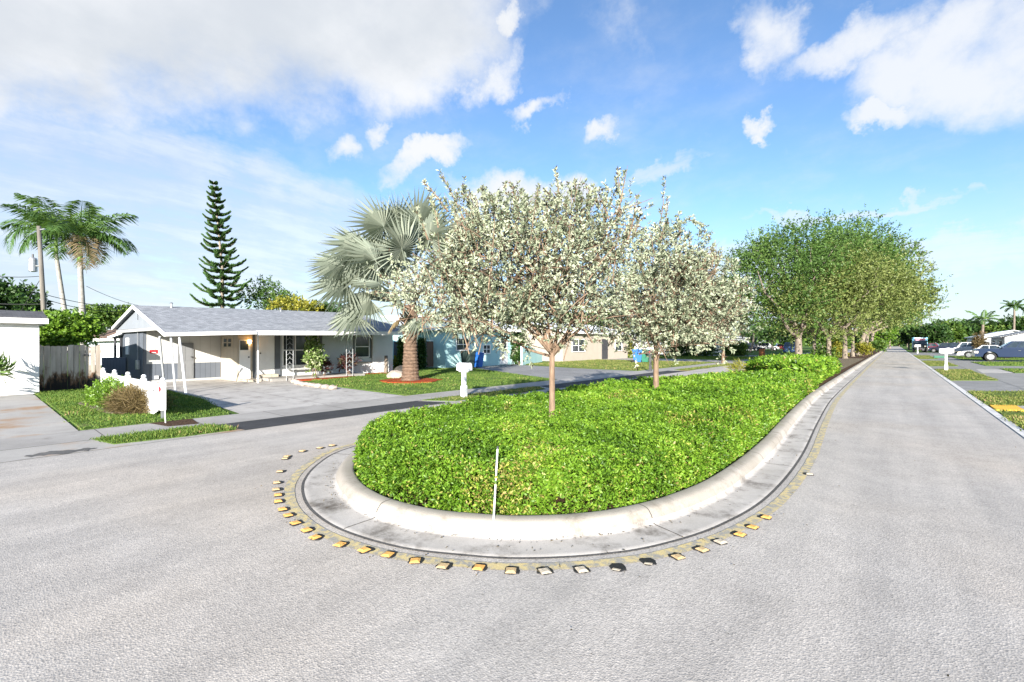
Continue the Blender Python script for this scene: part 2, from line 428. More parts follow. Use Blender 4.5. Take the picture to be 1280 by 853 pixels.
M['grass'] = foliage('grass_blade', [(0, (0.061, 0.125, 0.023)), (.5, (0.131, 0.225, 0.042)), (.9, (0.245, 0.300, 0.067)), (1, (0.455, 0.300, 0.171))], .4, .6, .2, (1, 1, .5))
M['grassdry'] = foliage('dry_grass_blade', [(0, (0.105, 0.156, 0.034)), (.5, (0.195, 0.240, 0.060)), (.85, (0.315, 0.288, 0.102)), (1, (0.510, 0.336, 0.204))], .4, .6, .2, (1, 1, .5))
M['straw'] = foliage('straw_grass', [(0, (.07, .055, .022)), (.5, (.17, .125, .06)), (1, (.31, .235, .12))], .4, .7, .2)
M['oakleaf'] = foliage('oak_leaf', [(0, (0.038, 0.082, 0.016)), (.5, (0.081, 0.157, 0.031)), (1, (0.150, 0.232, 0.058))], .3)
M['oakolive'] = foliage('olive_oak_leaf', [(0, (0.082, 0.113, 0.027)), (.5, (0.171, 0.214, 0.057)), (1, (0.290, 0.321, 0.116))], .32)
M['darkleaf'] = foliage('dark_green_leaf', [(0, (0.018, 0.046, 0.013)), (.5, (0.040, 0.092, 0.020)), (1, (0.081, 0.149, 0.033))], .28)
M['midleaf'] = foliage('mid_green_leaf', [(0, (0.042, 0.090, 0.017)), (.5, (0.091, 0.168, 0.028)), (1, (0.168, 0.240, 0.042))], .32)
M['brightleaf'] = foliage('bright_shrub_leaf', [(0, (0.072, 0.147, 0.018)), (.5, (0.156, 0.284, 0.030)), (1, (0.264, 0.399, 0.060))], .4, .4, .4, (1, 1, .45))
M['yellowleaf'] = foliage('yellow_green_leaf', [(0, (.13, .16, .02)), (.5, (.27, .27, .035)), (1, (.42, .37, .06))], .35)
M['palmleaf'] = foliage('palm_leaflet', [(0, (0.044, 0.098, 0.023)), (.5, (0.094, 0.178, 0.044)), (1, (0.188, 0.276, 0.078))], .3)
M['pineleaf'] = foliage('pine_needles', [(0, (.03, .075, .026)), (.5, (.065, .14, .04)), (1, (.13, .22, .055))], .15)
M['redleaf'] = foliage('dark_red_leaf', [(0, (.05, .025, .025)), (.5, (.13, .05, .05)), (1, (.10, .14, .07))], .3)
M['varleaf'] = foliage('variegated_leaf', [(0, (.09, .18, .03)), (.5, (.22, .32, .09)), (1, (.60, .62, .42))], .35)

def weathered(name):
    m, nt, b = new_mat(name); co = coord(nt); 
    f = noise(nt, co, 5., 6, .7, (1, 1, .12)); r = ramp(nt, [(.28, (.27, .22, .175)), (.5, (.47, .40, .335)), (.72, (.64, .57, .49))]); nt.links.new(f, r.inputs[0])
    c = r.outputs[0]
    sx = N(nt, 'ShaderNodeSeparateXYZ'); nt.links.new(co, sx.inputs[0])
    st = noise(nt, co, 3.2, 6, .7, (1, 1, .35))
    ad = N(nt, 'ShaderNodeMath', operation='MULTIPLY_ADD'); nt.links.new(sx.outputs[2], ad.inputs[0]); ad.inputs[1].default_value = -.42; nt.links.new(st, ad.inputs[2])
    s = step(nt, ad.outputs[0], .22, .36); c = mixc(nt, c, (.13, .07, .035), s)
    s2 = step(nt, ad.outputs[0], .36, .44); c = mixc(nt, c, (.015, .012, .01), s2)
    nt.links.new(c, b.inputs['Base Color']); b.inputs['Roughness'].default_value = .9; bump(nt, b, f, .5, .01); return m
M['fencewood'] = weathered('weathered_fence_wood')
# ------------------------------------------------------------------ render, camera, light, sky
cam = bpy.data.cameras.new('camera'); co_ = bpy.data.objects.new('camera', cam); COL.objects.link(co_)
cam.sensor_width = 36; cam.lens = FL / 1280 * 36; cam.clip_start = .05; cam.clip_end = 20000
cam.shift_y = 3.0 / 1280
co_.location = (0, 0, EYE); co_.rotation_euler = (PI / 2, 0, TH)
S.camera = co_
S.render.engine = 'CYCLES'
S.view_settings.view_transform = 'Standard'; S.view_settings.look = 'None'
S.view_settings.exposure = 1.60; S.view_settings.gamma = 1.0
cy = S.cycles; cy.max_bounces = 6; cy.diffuse_bounces = 3; cy.glossy_bounces = 2; cy.transmission_bounces = 4; cy.transparent_max_bounces = 4
cy.use_denoising = True; cy.caustics_reflective = False; cy.caustics_refractive = False
cy.sample_clamp_indirect = 6.0

SUN_EL = math.radians(17.5); SUNV = Vector((.57, -.8216, 0))      # towards the sun, behind the camera
az = math.atan2(SUNV.x, SUNV.y)
sl = bpy.data.lights.new('sun', 'SUN'); sl.energy = 4.5; sl.angle = math.radians(.53); sl.color = (1, .945, .86)
so = bpy.data.objects.new('sun', sl); COL.objects.link(so)
sd = Vector((SUNV.x * math.cos(SUN_EL), SUNV.y * math.cos(SUN_EL), math.sin(SUN_EL)))
so.rotation_euler = sd.to_track_quat('Z', 'Y').to_euler(); so.location = (0, 0, 60)

wd = bpy.data.worlds.new('World'); S.world = wd; wd.use_nodes = True
nt = wd.node_tree; bg = nt.nodes['Background']; bg.inputs[1].default_value = .112
sky = N(nt, 'ShaderNodeTexSky', sky_type='NISHITA', sun_disc=False); sky.sun_elevation = SUN_EL; sky.sun_rotation = az
sky.air_density = 1.0; sky.dust_density = .6; sky.ozone_density = 2.0
tc = nt.nodes.new('ShaderNodeTexCoord'); dirv = tc.outputs['Generated']
nz = N(nt, 'ShaderNodeVectorMath', operation='NORMALIZE'); nt.links.new(dirv, nz.inputs[0]); dirv = nz.outputs[0]
def vm(op, a, b):
    n = N(nt, 'ShaderNodeVectorMath', operation=op); nt.links.new(a, n.inputs[0])
    if hasattr(b, 'is_output'): nt.links.new(b, n.inputs[1])
    else: n.inputs[1].default_value = b
    return n.outputs['Value'] if op == 'DOT_PRODUCT' else n.outputs[0]
def mt(op, a, b=None, c=None, clamp=False):
    n = N(nt, 'ShaderNodeMath', operation=op); n.use_clamp = clamp
    for i, v in enumerate((a, b, c)):
        if v is None: continue
        if hasattr(v, 'is_output'): nt.links.new(v, n.inputs[i])
        else: n.inputs[i].default_value = v
    return n.outputs[0]
# cloud layer coordinates: the direction projected on a flat deck, so clouds flatten towards the horizon
sx = N(nt, 'ShaderNodeSeparateXYZ'); nt.links.new(dirv, sx.inputs[0])
zz = mt('ADD', sx.outputs[2], .22)
dk = N(nt, 'ShaderNodeCombineXYZ'); nt.links.new(mt('DIVIDE', sx.outputs[0], zz), dk.inputs[0]); nt.links.new(mt('DIVIDE', sx.outputs[1], zz), dk.inputs[1])
deck = dk.outputs[0]
n_big = noise(nt, deck, 2.1, 8, .58); n_fine = noise(nt, deck, 6.5, 8, .62)
n_mix = mt('ADD', mt('MULTIPLY', n_big, .65), mt('MULTIPLY', n_fine, .35))
n_dir = noise(nt, dirv, 7.0, 9, .62)
warpc = N(nt, 'ShaderNodeTexNoise', Scale=9.0, Detail=6., Roughness=.62); nt.links.new(dirv, warpc.inputs['Vector'])
wv = N(nt, 'ShaderNodeVectorMath', operation='MULTIPLY_ADD'); nt.links.new(warpc.outputs['Color'], wv.inputs[0]); wv.inputs[1].default_value = (.16,) * 3
wv2 = N(nt, 'ShaderNodeVectorMath', operation='SUBTRACT'); nt.links.new(dirv, wv2.inputs[0]); wv2.inputs[1].default_value = (.08,) * 3
nt.links.new(wv2.outputs[0], wv.inputs[2]); dirw = wv.outputs[0]
def pdir(px, py):
    r = ray(px); return Vector((r[0], r[1], -(py - HOR) / FL)).normalized()
def blob(px, py, sxp, syp, rot=0., src=None):
    """soft elliptical coverage mask round a sky direction"""
    c = pdir(px, py); e1 = (pdir(px + 6, py) - c); k = 6 / e1.length
    e1.normalize(); e2 = c.cross(e1) * -1; e2 = -e2 if e2.z < 0 else e2
    # local pixel scale differs across a wide lens
    ky = 6 / (pdir(px, py - 6) - c).length
    ca, sa = math.cos(rot), math.sin(rot)
    u = (e1 * ca + e2 * sa) * (k / sxp); v = (-e1 * sa + e2 * ca) * (ky / syp)
    s = src or dirw
    d = N(nt, 'ShaderNodeVectorMath', operation='SUBTRACT'); nt.links.new(s, d.inputs[0]); d.inputs[1].default_value = c
    a = vm('DOT_PRODUCT', d.outputs[0], u); b = vm('DOT_PRODUCT', d.outputs[0], v)
    q = mt('ADD', mt('MULTIPLY', a, a), mt('MULTIPLY', b, b))
    return mt('SUBTRACT', 1.0, q, clamp=True)
def maxall(l):
    r = l[0]
    for q in l[1:]: r = mt('MAXIMUM', r, q)
    return r
R_ = math.radians
stratus = maxall([blob(60, 20, 560, 175), blob(330, 10, 370, 165), blob(520, 40, 170, 115, .3)])
veil = maxall([blob(150, 230, 420, 110, -.12), blob(330, 300, 330, 120, -.1), blob(60, 330, 420, 95)])
puffs = maxall([blob(615, 98, 62, 36, .7), blob(665, 128, 44, 22, .35), blob(748, 164, 46, 24, .3), blob(480, 160, 34, 22, .1),
                blob(520, 202, 90, 20, .32), blob(640, 35, 30, 24, .5), blob(948, 162, 28, 14, -.2), blob(645, 246, 130, 34, -.05), blob(430, 185, 40, 26)])
right = maxall([blob(1060, 60, 105, 40, .62), blob(965, 45, 75, 52, -.7), blob(1180, 60, 150, 80, .5), blob(1270, 60, 150, 120), blob(1110, 140, 70, 22, .35), blob(1200, 110, 120, 60)])
low = maxall([blob(820, 215, 80, 20, .3), blob(1060, 262, 190, 11, .10), blob(960, 345, 200, 60, .1), blob(1210, 310, 150, 32, .12), blob(910, 330, 60, 36)])
def cover(mask, nse, a, b, amt):
    return step(nt, mt('ADD', mask, mt('MULTIPLY', mt('SUBTRACT', nse, .5), amt)), a, b)
c_str = cover(stratus, n_mix, -.10, .90, 1.5)
n_v = mt('ADD', mt('MULTIPLY', noise(nt, deck, 2.4, 8, .62, (2.6, .9, 1)), .6), mt('MULTIPLY', n_dir, .4))
c_veil = mt('MULTIPLY', cover(veil, n_v, .12, .95, 2.6), .66)
c_puf = cover(puffs, n_dir, .12, 1.05, 2.0)
c_rgt = mt('MULTIPLY', cover(right, n_dir, .0, 1.05, 2.0), .9)
st_n = noise(nt, deck, 3.2, 7, .65, (.55, 3.2, 1))
c_low = mt('MULTIPLY', cover(low, st_n, .25, 1.0, 1.5), .55)
dens = maxall([c_str, c_veil, c_puf, c_rgt, c_low])
# thick parts are greyer underneath; tops and thin rims are bright
shade = step(nt, mt('ADD', mt('MULTIPLY', stratus, .75), mt('MULTIPLY', mt('SUBTRACT', n_big, .5), -2.0)), .12, .95)
ccol = mixc(nt, (2.8, 2.87, 2.98), (2.12, 2.26, 2.46), shade)
ccol = mixc(nt, ccol, mixc(nt, (2.15, 2.38, 2.75), (2.75, 2.86, 3.0), step(nt, n_v, .45, .62)), mt('MULTIPLY', step(nt, c_veil, .1, .6), mt('SUBTRACT', 1.0, c_str, clamp=True)))
# thin white haze low over the horizon
hz_ = step(nt, sx.outputs[2], .30, -.04)
skyc = mixc(nt, sky.outputs[0], (.57, .67, .78), 1.0, 'MULTIPLY')
skyc = mixc(nt, skyc, (2.35, 2.55, 2.8), mt('MULTIPLY', hz_, .75))
allc = mixc(nt, skyc, ccol, dens)
nt.links.new(allc, bg.inputs[0])
wd.cycles.sampling_method = 'MANUAL'; wd.cycles.sample_map_resolution = 512

# ------------------------------------------------------------------ ground
def sheet(name, poly, z, m, kind='structure', label=None, cat=None, thick=0.0):
    p = [(q[0], q[1], z) for q in poly]
    # make the sheet face upwards
    a = sum(p[i][0] * p[(i + 1) % len(p)][1] - p[(i + 1) % len(p)][0] * p[i][1] for i in range(len(p)))
    if a < 0: p = p[::-1]
    mb = MB()
    if thick: mb.prism([(q[0], q[1], z - thick) for q in p], (0, 0, thick))
    else: mb.add(p, [tuple(range(len(p)))])
    o = mb.build(name, m, fix=bool(thick)); tag(o, kind=kind)
    if label: o['label'] = label
    if cat: o['category'] = cat
    return o
def rect(x0, x1, y0, y1): return [(x0, y0), (x1, y0), (x1, y1), (x0, y1)]
sheet('ground', rect(-3000, 3000, -3000, 3000), -.012, M['ground'])
XL, XR = -9.45, 1.72
sheet('road', rect(XL, XR, -40, 420), 0, M['road'])
# faint pour seams across the lane
M['seam'] = asphalt('seam_asphalt', (.225, .222, .215), (.27, .265, .255), streak=False)
for (y0, y1, x0, x1) in ():
    sheet('road_seam', [(x0, y0), (x1, y0 - .5), (x1, y0 - .5 + (y1 - y0) * .7), (x0, y1)], .004, M['seam'])
for (x0, x1, y0, y1) in ((-.9, 1.2, 46, 46.7),):
    sheet('road_shadow', [(x0, y0), (x1, y0 + .2), (x1 - .3, y1), (x0 + .5, y1 - .3)], .004, M['drive'])  # dark sheet imitates a shadow band lying across the lane

def spline(pts, n=12, closed=False):
    P = [Vector((p[0], p[1], 0)) for p in pts]; out = []
    m = len(P)
    for i in range(m if closed else m - 1):
        a = P[(i - 1) % m] if closed or i > 0 else P[0]; b = P[i]; c = P[(i + 1) % m]
        d = P[(i + 2) % m] if closed or i + 2 < m else P[m - 1]
        for k in range(n):
            t = k / n
            out.append(.5 * ((2 * b) + (c - a) * t + (2 * a - 5 * b + 4 * c - d) * t * t + (3 * b - a - 3 * c + d) * t ** 3))
    if not closed: out.append(P[-1])
    return out
# outer edge of the gutter round the nose of the island, right side first
nose = [(430, 563), (400, 580), (383, 600), (382, 620), (395, 640), (430, 662), (500, 683), (580, 693), (650, 697), (740, 693), (820, 681), (900, 655), (960, 618), (1000, 570), (1020, 530)]
gp = [W(*p) for p in nose]
gp = [(-6.55, 230), (-6.6, 120), (-6.7, 60), (-6.85, 30), (-6.95, 16), (-6.98, 9.5), (-6.92, 6.5), (-6.78, 4.8)] + [(p.x, p.y) for p in gp] + \
     [(-1.42, 15.2), (-1.48, 18.5), (-1.52, 24.5), (-1.58, 40), (-1.63, 60), (-1.7, 120), (-1.75, 230)]
edge = spline(gp, 10)
def resample(P, ds=.12, far=14.):
    out = [P[0]]; acc = 0
    for i in range(1, len(P)):
        seg = P[i] - P[i - 1]; L = seg.length; 
        n = max(1, int(L / (ds if P[i].y < far else 1.5)))
        for k in range(1, n + 1): out.append(P[i - 1] + seg * (k / n))
    return out
edge = resample(edge)
def offset(P, d):
    out = []
    for i, p in enumerate(P):
        t = (P[min(i + 1, len(P) - 1)] - P[max(i - 1, 0)]).normalized()
        out.append(p + Vector((-t.y, t.x, 0)) * d)
    return out
def strip(name, prof, m, P=edge, kind='structure', bev=0):
    """sweep a profile [(offset, z)...] along the island edge"""
    cols = [[Vector((q.x, q.y, z)) for q in offset(P, o)] for o, z in prof]
    n = len(P); vs = [v for c in cols for v in c]; fs = []
    for j in range(len(cols) - 1):
        for i in range(n - 1):
            fs.append((j * n + i, j * n + i + 1, (j + 1) * n + i + 1, (j + 1) * n + i))
    mb = MB(); mb.add(vs, fs); o = mb.build(name, m, fix=False, smooth=True); tag(o, kind=kind)
    return o
# the edge runs right side last: inward is to the left of travel
strip('gutter', [(-.012, -.002), (0, .0045), (.05, .006), (.29, .001), (.332, .008), (.345, .050)], M['gutter'])
kb = strip('kerb', [(.340, .046), (.345, .050), (.360, .078), (.39, .112), (.415, .122), (.445, .127), (.515, .127), (.535, .122), (.55, .11), (.552, .05)], M['kerb'])
strip('yellow_line', [(-.205, .0045), (-.10, .0045)], M['yellow'])
M['crackfill'] = asphalt('dark_joint', (.075, .073, .07), (.12, .115, .11), streak=False)
strip('gutter_joint', [(-.034, .004), (-.004, .004)], M['crackfill'])
def joints(name, prof, every, w, m):
    acc = 0.; mb = MB()
    for i in range(1, len(edge) - 1):
        acc += (edge[i] - edge[i - 1]).length
        if acc < every or edge[i].y > 60: continue
        acc = 0.; tg = (edge[i + 1] - edge[i - 1]).normalized(); nn_ = Vector((-tg.y, tg.x, 0)); vs = []
        for o, z in prof:
            q = edge[i] + nn_ * o; vs += [(q.x - tg.x * w, q.y - tg.y * w, z), (q.x + tg.x * w, q.y + tg.y * w, z)]
        mb.add(vs, [(2 * k, 2 * k + 1, 2 * k + 3, 2 * k + 2) for k in range(len(prof) - 1)])
    o = mb.build(name, m, fix=False); tag(o, kind='structure')
joints('gutter_joint', [(0, .0075), (.05, .009), (.29, .004), (.33, .0105)], 3.05, .006, M['crackfill'])
joints('kerb_joint', [(.342, .051), (.357, .0795), (.388, .1145), (.414, .1245), (.445, .1295), (.515, .1295), (.537, .124)], 3.05, .005, M['crackfill'])
inner = offset(edge, .552)
bed = [(p.x, p.y) for p in inner]
sheet('planting_bed', bed, .075, M['mulch'])
# left leaf litter strip where the ground cover stops
# right edge band, verge sheets and driveways
sheet('kerb_band', [(XR, 8), (XR + .14, 8), (XR + .14, 260), (XR, 260)], .012, M['whiteline'], thick=.02)
sheet('driveway_right', rect(XR + .14, 45, -6, 110), -.004, M['drive'])
sheet('sidewalk_right', rect(3.55, 5.0, -6, 110), .002, M['walkgrey'])
def px_lawn(name, pts, m=None, z=.022):
    return sheet(name, [tuple(W(*p))[:2] for p in pts], z, m or M['lawn'], thick=.03)
# left side
sheet('verge', rect(-10.5, -9.46, -14, 140), .002, M['rustdrive'])
sheet('sidewalk', rect(-11.75, -10.5, -14, 140), .006, M['walk'])
sheet('driveway', [(-11.75, -12), (-11.75, 1.30), (-21.6, 1.30), (-21.6, -12)], .004, M['rustdrive'])
sheet('apron', [(-10.5, -12), (-10.5, 1.28), (-9.52, .95), (-9.45, -12)], .003, M['rustdrive'])
sheet('driveway', [(-11.75, 4.05), (-11.75, 8.75), (-15.5, 8.85), (-19.3, 8.9), (-20.5, 9.4), (-24.5, 12.6), (-25.5, 4.6), (-19.2, 4.5)], .005, M['paledrive'])
sheet('apron', [(-10.5, 3.2), (-10.5, 8.2), (-9.5, 8.6), (-9.45, 3.35)], .005, M['patch'])
sheet('driveway', [(-11.75, 17.2), (-11.75, 25.6), (-16.3, 25.8), (-23.2, 27.5), (-23.2, 22.3)], .004, M['drive'])
sheet('apron', [(-10.5, 14.1), (-10.5, 27), (-9.5, 27.6), (-9.45, 13.6)], .005, M['patch'])
sheet('driveway', [(-11.75, 41.5), (-11.75, 47.5), (-34, 49), (-34, 40)], .004, M['walk'])
sheet('apron', [(-10.5, 40), (-10.5, 48), (-9.45, 49), (-9.45, 39)], .005, M['drive'])
sheet('driveway', [(-11.75, 62), (-11.75, 70), (-34, 70), (-34, 62)], .004, M['drive'])
LAWNS = []
def lawn(poly, dens, h, blade='grass', m='lawn', z=.02, w=.007):
    sheet('lawn', poly, z, M[m], thick=.03); LAWNS.append((poly, dens, h, blade, z, w))
lawn([(-10.47, 1.35), (-10.5, 3.05), (-9.62, 3.25), (-9.6, 2.4), (-9.75, 1.5)], 2600, .065, w=.010)
lawn([(-11.78, 1.36), (-21.9, 1.36), (-22.3, 3.1), (-11.78, 2.75)], 900, .06, w=.012)
lawn([(-11.78, 2.8), (-19.2, 3.1), (-19.1, 4.35), (-15.6, 4.4), (-11.78, 3.85)], 900, .06, w=.012)
lawn([(-11.78, 8.9), (-15.5, 9.0), (-18.9, 9.05), (-20.4, 10.2), (-22.0, 13.6), (-22.1, 18.6), (-22.9, 22.0), (-11.78, 17.0)], 330, .06, w=.016)
lawn([(-10.47, 8.4), (-10.47, 13.9), (-9.62, 13.3), (-9.6, 8.9)], 420, .06, 'grassdry', w=.014)
lawn([(-11.78, 26.0), (-16.4, 26.2), (-22.6, 28.2), (-23, 41), (-11.78, 41.2)], 110, .07, 'grassdry', 'lawndry', w=.03)
lawn([(-10.47, 28), (-10.47, 39.5), (-9.6, 38.8), (-9.6, 28.2)], 140, .07, 'grassdry', 'lawndry', w=.03)
lawn([(-11.78, 47.8), (-33, 48.5), (-33, 61.5), (-11.78, 61.6)], 60, .08, 'grass', 'lawn', w=.05)
lawn([(-10.47, 49.2), (-10.47, 90), (-9.6, 90), (-9.6, 49.5)], 60, .08, 'grass', 'lawn', w=.05)
# right patches
for pts, dn in (([(1.88, 17.1), (3.5, 18.2), (3.5, 23.3), (1.88, 21.8)], 420), ([(1.88, 9.0), (3.5, 9.3), (3.5, 16.9), (1.88, 16.0)], 700),
                ([(1.88, 28.0), (3.5, 29.4), (3.5, 40.6), (1.88, 39.3)], 200), ([(1.88, 44.8), (3.5, 46.0), (3.5, 58.6), (1.88, 58.4)], 110), ([(1.88, 64.5), (3.5, 66), (3.5, 84), (1.88, 83)], 70)):
    lawn(pts, dn, .06, 'grassdry', 'lawndry', w=.02)
for pts, dn in (([(5.1, 37.4), (8.2, 40), (8.2, 46), (5.1, 42.6)], 110), ([(5.1, 48.2), (8.6, 50), (10.5, 62), (5.1, 57)], 80), ([(5.1, 64), (13, 66), (13, 82), (5.1, 82)], 40), ([(5.1, 12), (9, 12), (9, 22), (5.1, 22)], 60)):
    lawn(pts, dn, .07, 'grass', 'lawn', w=.03)
sheet('tactile_pad', [(1.90, 16.15), (2.42, 16.5), (2.42, 17.75), (1.90, 17.3)], .03, M['yellowpad'], thick=.04)
sheet('sidewalk_right', [(2.43, 16.5), (3.53, 17.1), (3.53, 18.1), (2.43, 17.6)], .026, M['walk'], thick=.04)
sheet('concrete_slab', [(3.7, 36.0), (5.0, 37), (5.4, 42.2), (3.9, 41)], .008, M['paledrive'])

def in_poly(x, y, poly):
    c = np.zeros(len(x), bool); n = len(poly); j = n - 1
    for i in range(n):
        xi, yi = poly[i][0], poly[i][1]; xj, yj = poly[j][0], poly[j][1]
        if yi != yj:
            c ^= ((yi > y) != (yj > y)) & (x < (xj - xi) * (y - yi) / (yj - yi) + xi)
        j = i
    return c
def scatter(poly, dens, rng=RNG):
    p = np.array([(q[0], q[1]) for q in poly]); lo, hi = p.min(0), p.max(0)
    n = int(dens * (hi - lo).prod()); q = rng.uniform(lo, hi, (n, 2))
    return q[in_poly(q[:, 0], q[:, 1], [tuple(a) for a in p])]
def edge_dist(q, P):
    a = np.array([(p[0], p[1]) for p in P]); b = np.roll(a, -1, 0); ab = b - a; l2 = np.maximum((ab ** 2).sum(1), 1e-9)
    out = np.empty(len(q))
    for s in range(0, len(q), 20000):
        c = q[s:s + 20000][:, None] - a[None]
        t = np.clip((c * ab[None]).sum(2) / l2, 0, 1)
        out[s:s + 20000] = np.sqrt(((c - t[..., None] * ab[None]) ** 2).sum(2)).min(1)
    return out
for blade in ('grass', 'grassdry'):
    V = []; Q = []; RN = []; nb = 0
    for poly, dens, h, bl, z, w in LAWNS:
        if bl != blade: continue
        q = scatter(poly, dens); n = len(q)
        bare = vnoise(np.column_stack([q * 1.1, np.zeros(n)]), 17) + .5 * vnoise(np.column_stack([q * 3.1, np.zeros(n)]), 18)
        q = q[bare < .62 + RNG.uniform(0, .9, n)]; n = len(q); q = q + RNG.normal(0, .05, q.shape)
        pos = np.column_stack([q, np.full(n, z - .005)])
        tuft = vnoise(pos * 1.3, 5)
        d = np.column_stack([RNG.normal(0, .55, n), RNG.normal(0, .55, n), np.ones(n)])
        v, f = leaves(pos, d, h * RNG.uniform(.5, 1.3, n) * (1 + .25 * tuft), w * RNG.uniform(.7, 1.6, n), .1)
        V.append(v); Q.append(f + nb); nb += len(v); RN.append(np.clip(RNG.uniform(0, .9, n) + .12 * tuft, 0, 1))
    o = np_mesh('grass', np.vstack(V), np.vstack(Q), M[blade], rnd=np.concatenate(RN))
    tag(o, 'short bright green grass of the watered lawns' if blade == 'grass' else 'dry yellowish grass of the verges and far lawns', 'grass', kind='stuff')

# ------------------------------------------------------------------ ground cover on the island
def ground_cover(label, poly, z0, H, dens, l0, border=.30, dens_edge=1.6):
    q = scatter(poly, dens); dst = edge_dist(q, poly)
    dc = np.hypot(q[:, 0], q[:, 1])
    keep = RNG.uniform(size=len(q)) < np.clip(7.5 / dc, .22, 1) ** .9
    q = q[keep]; dst = dst[keep]; dc = dc[keep]
    rim = (dst < .38) & (dc < 11); j1 = q[rim] + RNG.normal(0, .02, (rim.sum(), 2)); j2 = q[rim] + RNG.normal(0, .02, (rim.sum(), 2))
    q = np.vstack([q, j1, j2]); q = q[in_poly(q[:, 0], q[:, 1], poly)]; dst = edge_dist(q, poly); dc = np.hypot(q[:, 0], q[:, 1]); n = len(q)
    p0 = np.column_stack([q, np.zeros(n)])
    lump = .03 * vnoise(p0 * .9, 13) + .05 * vnoise(p0 * 2.3, 3) + .045 * vnoise(p0 * 5.5, 4) + .03 * vnoise(p0 * 12, 9)
    rise = np.clip(dst / border, 0, 1); rise = np.sqrt(1 - (1 - rise) ** 2)
    top = z0 + H * (.42 + .58 * rise) + lump * (.4 + .6 * rise)
    # sprigs: some depth below the top, much more near the border so the flank closes
    dep = RNG.uniform(0, 1, n) ** 1.3 * np.where(dst < border * 1.4, H * .95, .15)
    z = np.maximum(top - dep, z0 + .02)
    # outward lean near the border
    ed = np.array([(p[0], p[1]) for p in poly]); cen = ed[np.abs(ed[:, 1] - q[:, 1].mean()) < 100].mean(0)
    g = 0.05
    gx = edge_dist(q + [g, 0], poly) - dst; gy = edge_dist(q + [0, g], poly) - dst
    out = -np.column_stack([gx, gy]) / g
    lean = (1 - rise)[:, None]
    sp = np.column_stack([out * lean * 1.1 + RNG.normal(0, .38, (n, 2)), np.ones(n) * (1.0 - .4 * lean[:, 0])])
    k = 5; L = l0 * RNG.uniform(.75, 1.25, n)
    scale = np.clip(dc / 7.5, 1, 2.6)
    P = np.repeat(np.column_stack([q, z]), k, 0); SD = np.repeat(nrm(sp), k, 0)
    rad = RNG.normal(size=(n * k, 3)); rad = nrm(rad - SD * (rad * SD).sum(1, keepdims=True))
    dirs = SD * RNG.uniform(.15, .9, (n * k, 1)) + rad
    s = np.tile(np.linspace(0, 1, k), n)[:, None]
    P = P + SD * s * np.repeat(L * scale, k)[:, None] * .9
    LL = np.repeat(L * scale, k) * RNG.uniform(.7, 1.2, n * k)
    v, f = leaves(P, dirs, LL, LL * RNG.uniform(.34, .5, n * k), .18, bend=.15)
    r = .44 + .16 * np.repeat(vnoise(p0 * 1.1, 21), k) + .12 * np.repeat(vnoise(p0 * 6., 22), k) + RNG.normal(0, .15, n * k) + .18 * (s[:, 0] - .5)
    r = np.clip(r, 0, .95); dry = RNG.uniform(size=n * k) < np.repeat(.006 + .05 * (dst < .3) + .25 * (vnoise(p0 * 1.4, 31) > .85), k); r[dry] = RNG.uniform(.965, 1, dry.sum())
    o = np_mesh('ground_cover', v, f, M['hedge'], rnd=r)
    tag(o, label, 'ground cover', kind='stuff')
    return o
inn = offset(edge, .575)
front = [p for p in inn]
A = [p for p in inn if p.y < 17.6 and p.x > -3.6 and p.y > 2]
def clip_poly(P, y0, y1): return [(p.x, p.y) for p in P if y0 <= p.y <= y1]
poly1 = clip_poly(inn, -50, 19.2)
# far-left edge of the first bed cuts across the island
poly1 = [p for p in poly1 if not (p[0] < -5.2 and p[1] > 12.2)]
poly1 = [(-3.2, 19.6), (-4.6, 17.6), (-5.7, 13.5)] + poly1
ground_cover('low bright green ground cover filling the rounded nose of the island', poly1, .08, .43, 2300, .037, border=.16)
poly2 = [(-2.25, 20.2), (-2.3, 24), (-2.35, 30.5), (-3.2, 31.5), (-5.0, 31.0), (-5.9, 28.5), (-5.6, 24.5), (-3.8, 21.5)]
ground_cover('second taller bed of bright green ground cover just in front of the oaks', poly2, .10, .62, 900, .062, border=.25)
sheet('litter_patch', [(-2.45, 31.8), (-2.45, 60), (-5.9, 60), (-5.9, 31.5), (-4, 32)], .082, M['litter'])
sheet('litter_patch', [(-5.2, 18.2), (-5.95, 18.4), (-6.0, 28), (-5.9, 22)], .083, M['litter'])

a_, b_ = W(30, 571), W(122, 560.5); rs = np.random.default_rng(4); st_ = []
for i in range(40):
    t = 2 * PI * i / 40; u = a_.lerp(b_, .5 + .5 * math.cos(t)); tt = (b_ - a_).normalized(); st_.append((u.x - tt.y * math.sin(t) * (.16 + .05 * rs.normal()), u.y + tt.x * math.sin(t) * (.16 + .05 * rs.normal())))
sheet('road_stain', st_, .0045, M['wet'])
# fallen leaves and grit along the gutter and on the road
n = 900; ii = RNG.integers(5, len(edge) - 5, n); ed_ = np.array([(p.x, p.y) for p in edge]); tq = ed_[ii + 1] - ed_[ii - 1]; tq = tq / np.linalg.norm(tq, axis=1, keepdims=True)
nq = np.column_stack([-tq[:, 1], tq[:, 0]]); oo = np.where(RNG.uniform(size=n) < .6, .30 - np.abs(RNG.normal(0, .05, n)), RNG.normal(-.05, .25, n))
q = ed_[ii] + nq * oo[:, None]; ok = (oo < .32) & (q[:, 1] < 40); q = q[ok]
qr = np.column_stack([RNG.uniform(-9, 1.6, 160), RNG.uniform(1.2, 14, 160)]); sd2 = edge_dist(qr, edge); ins = in_poly(qr[:, 0], qr[:, 1], [(p.x, p.y) for p in edge]); q = np.vstack([q, qr[~ins]])
P = np.column_stack([q, np.full(len(q), .017)]); d_ = RNG.normal(size=P.shape); d_[:, 2] *= .12
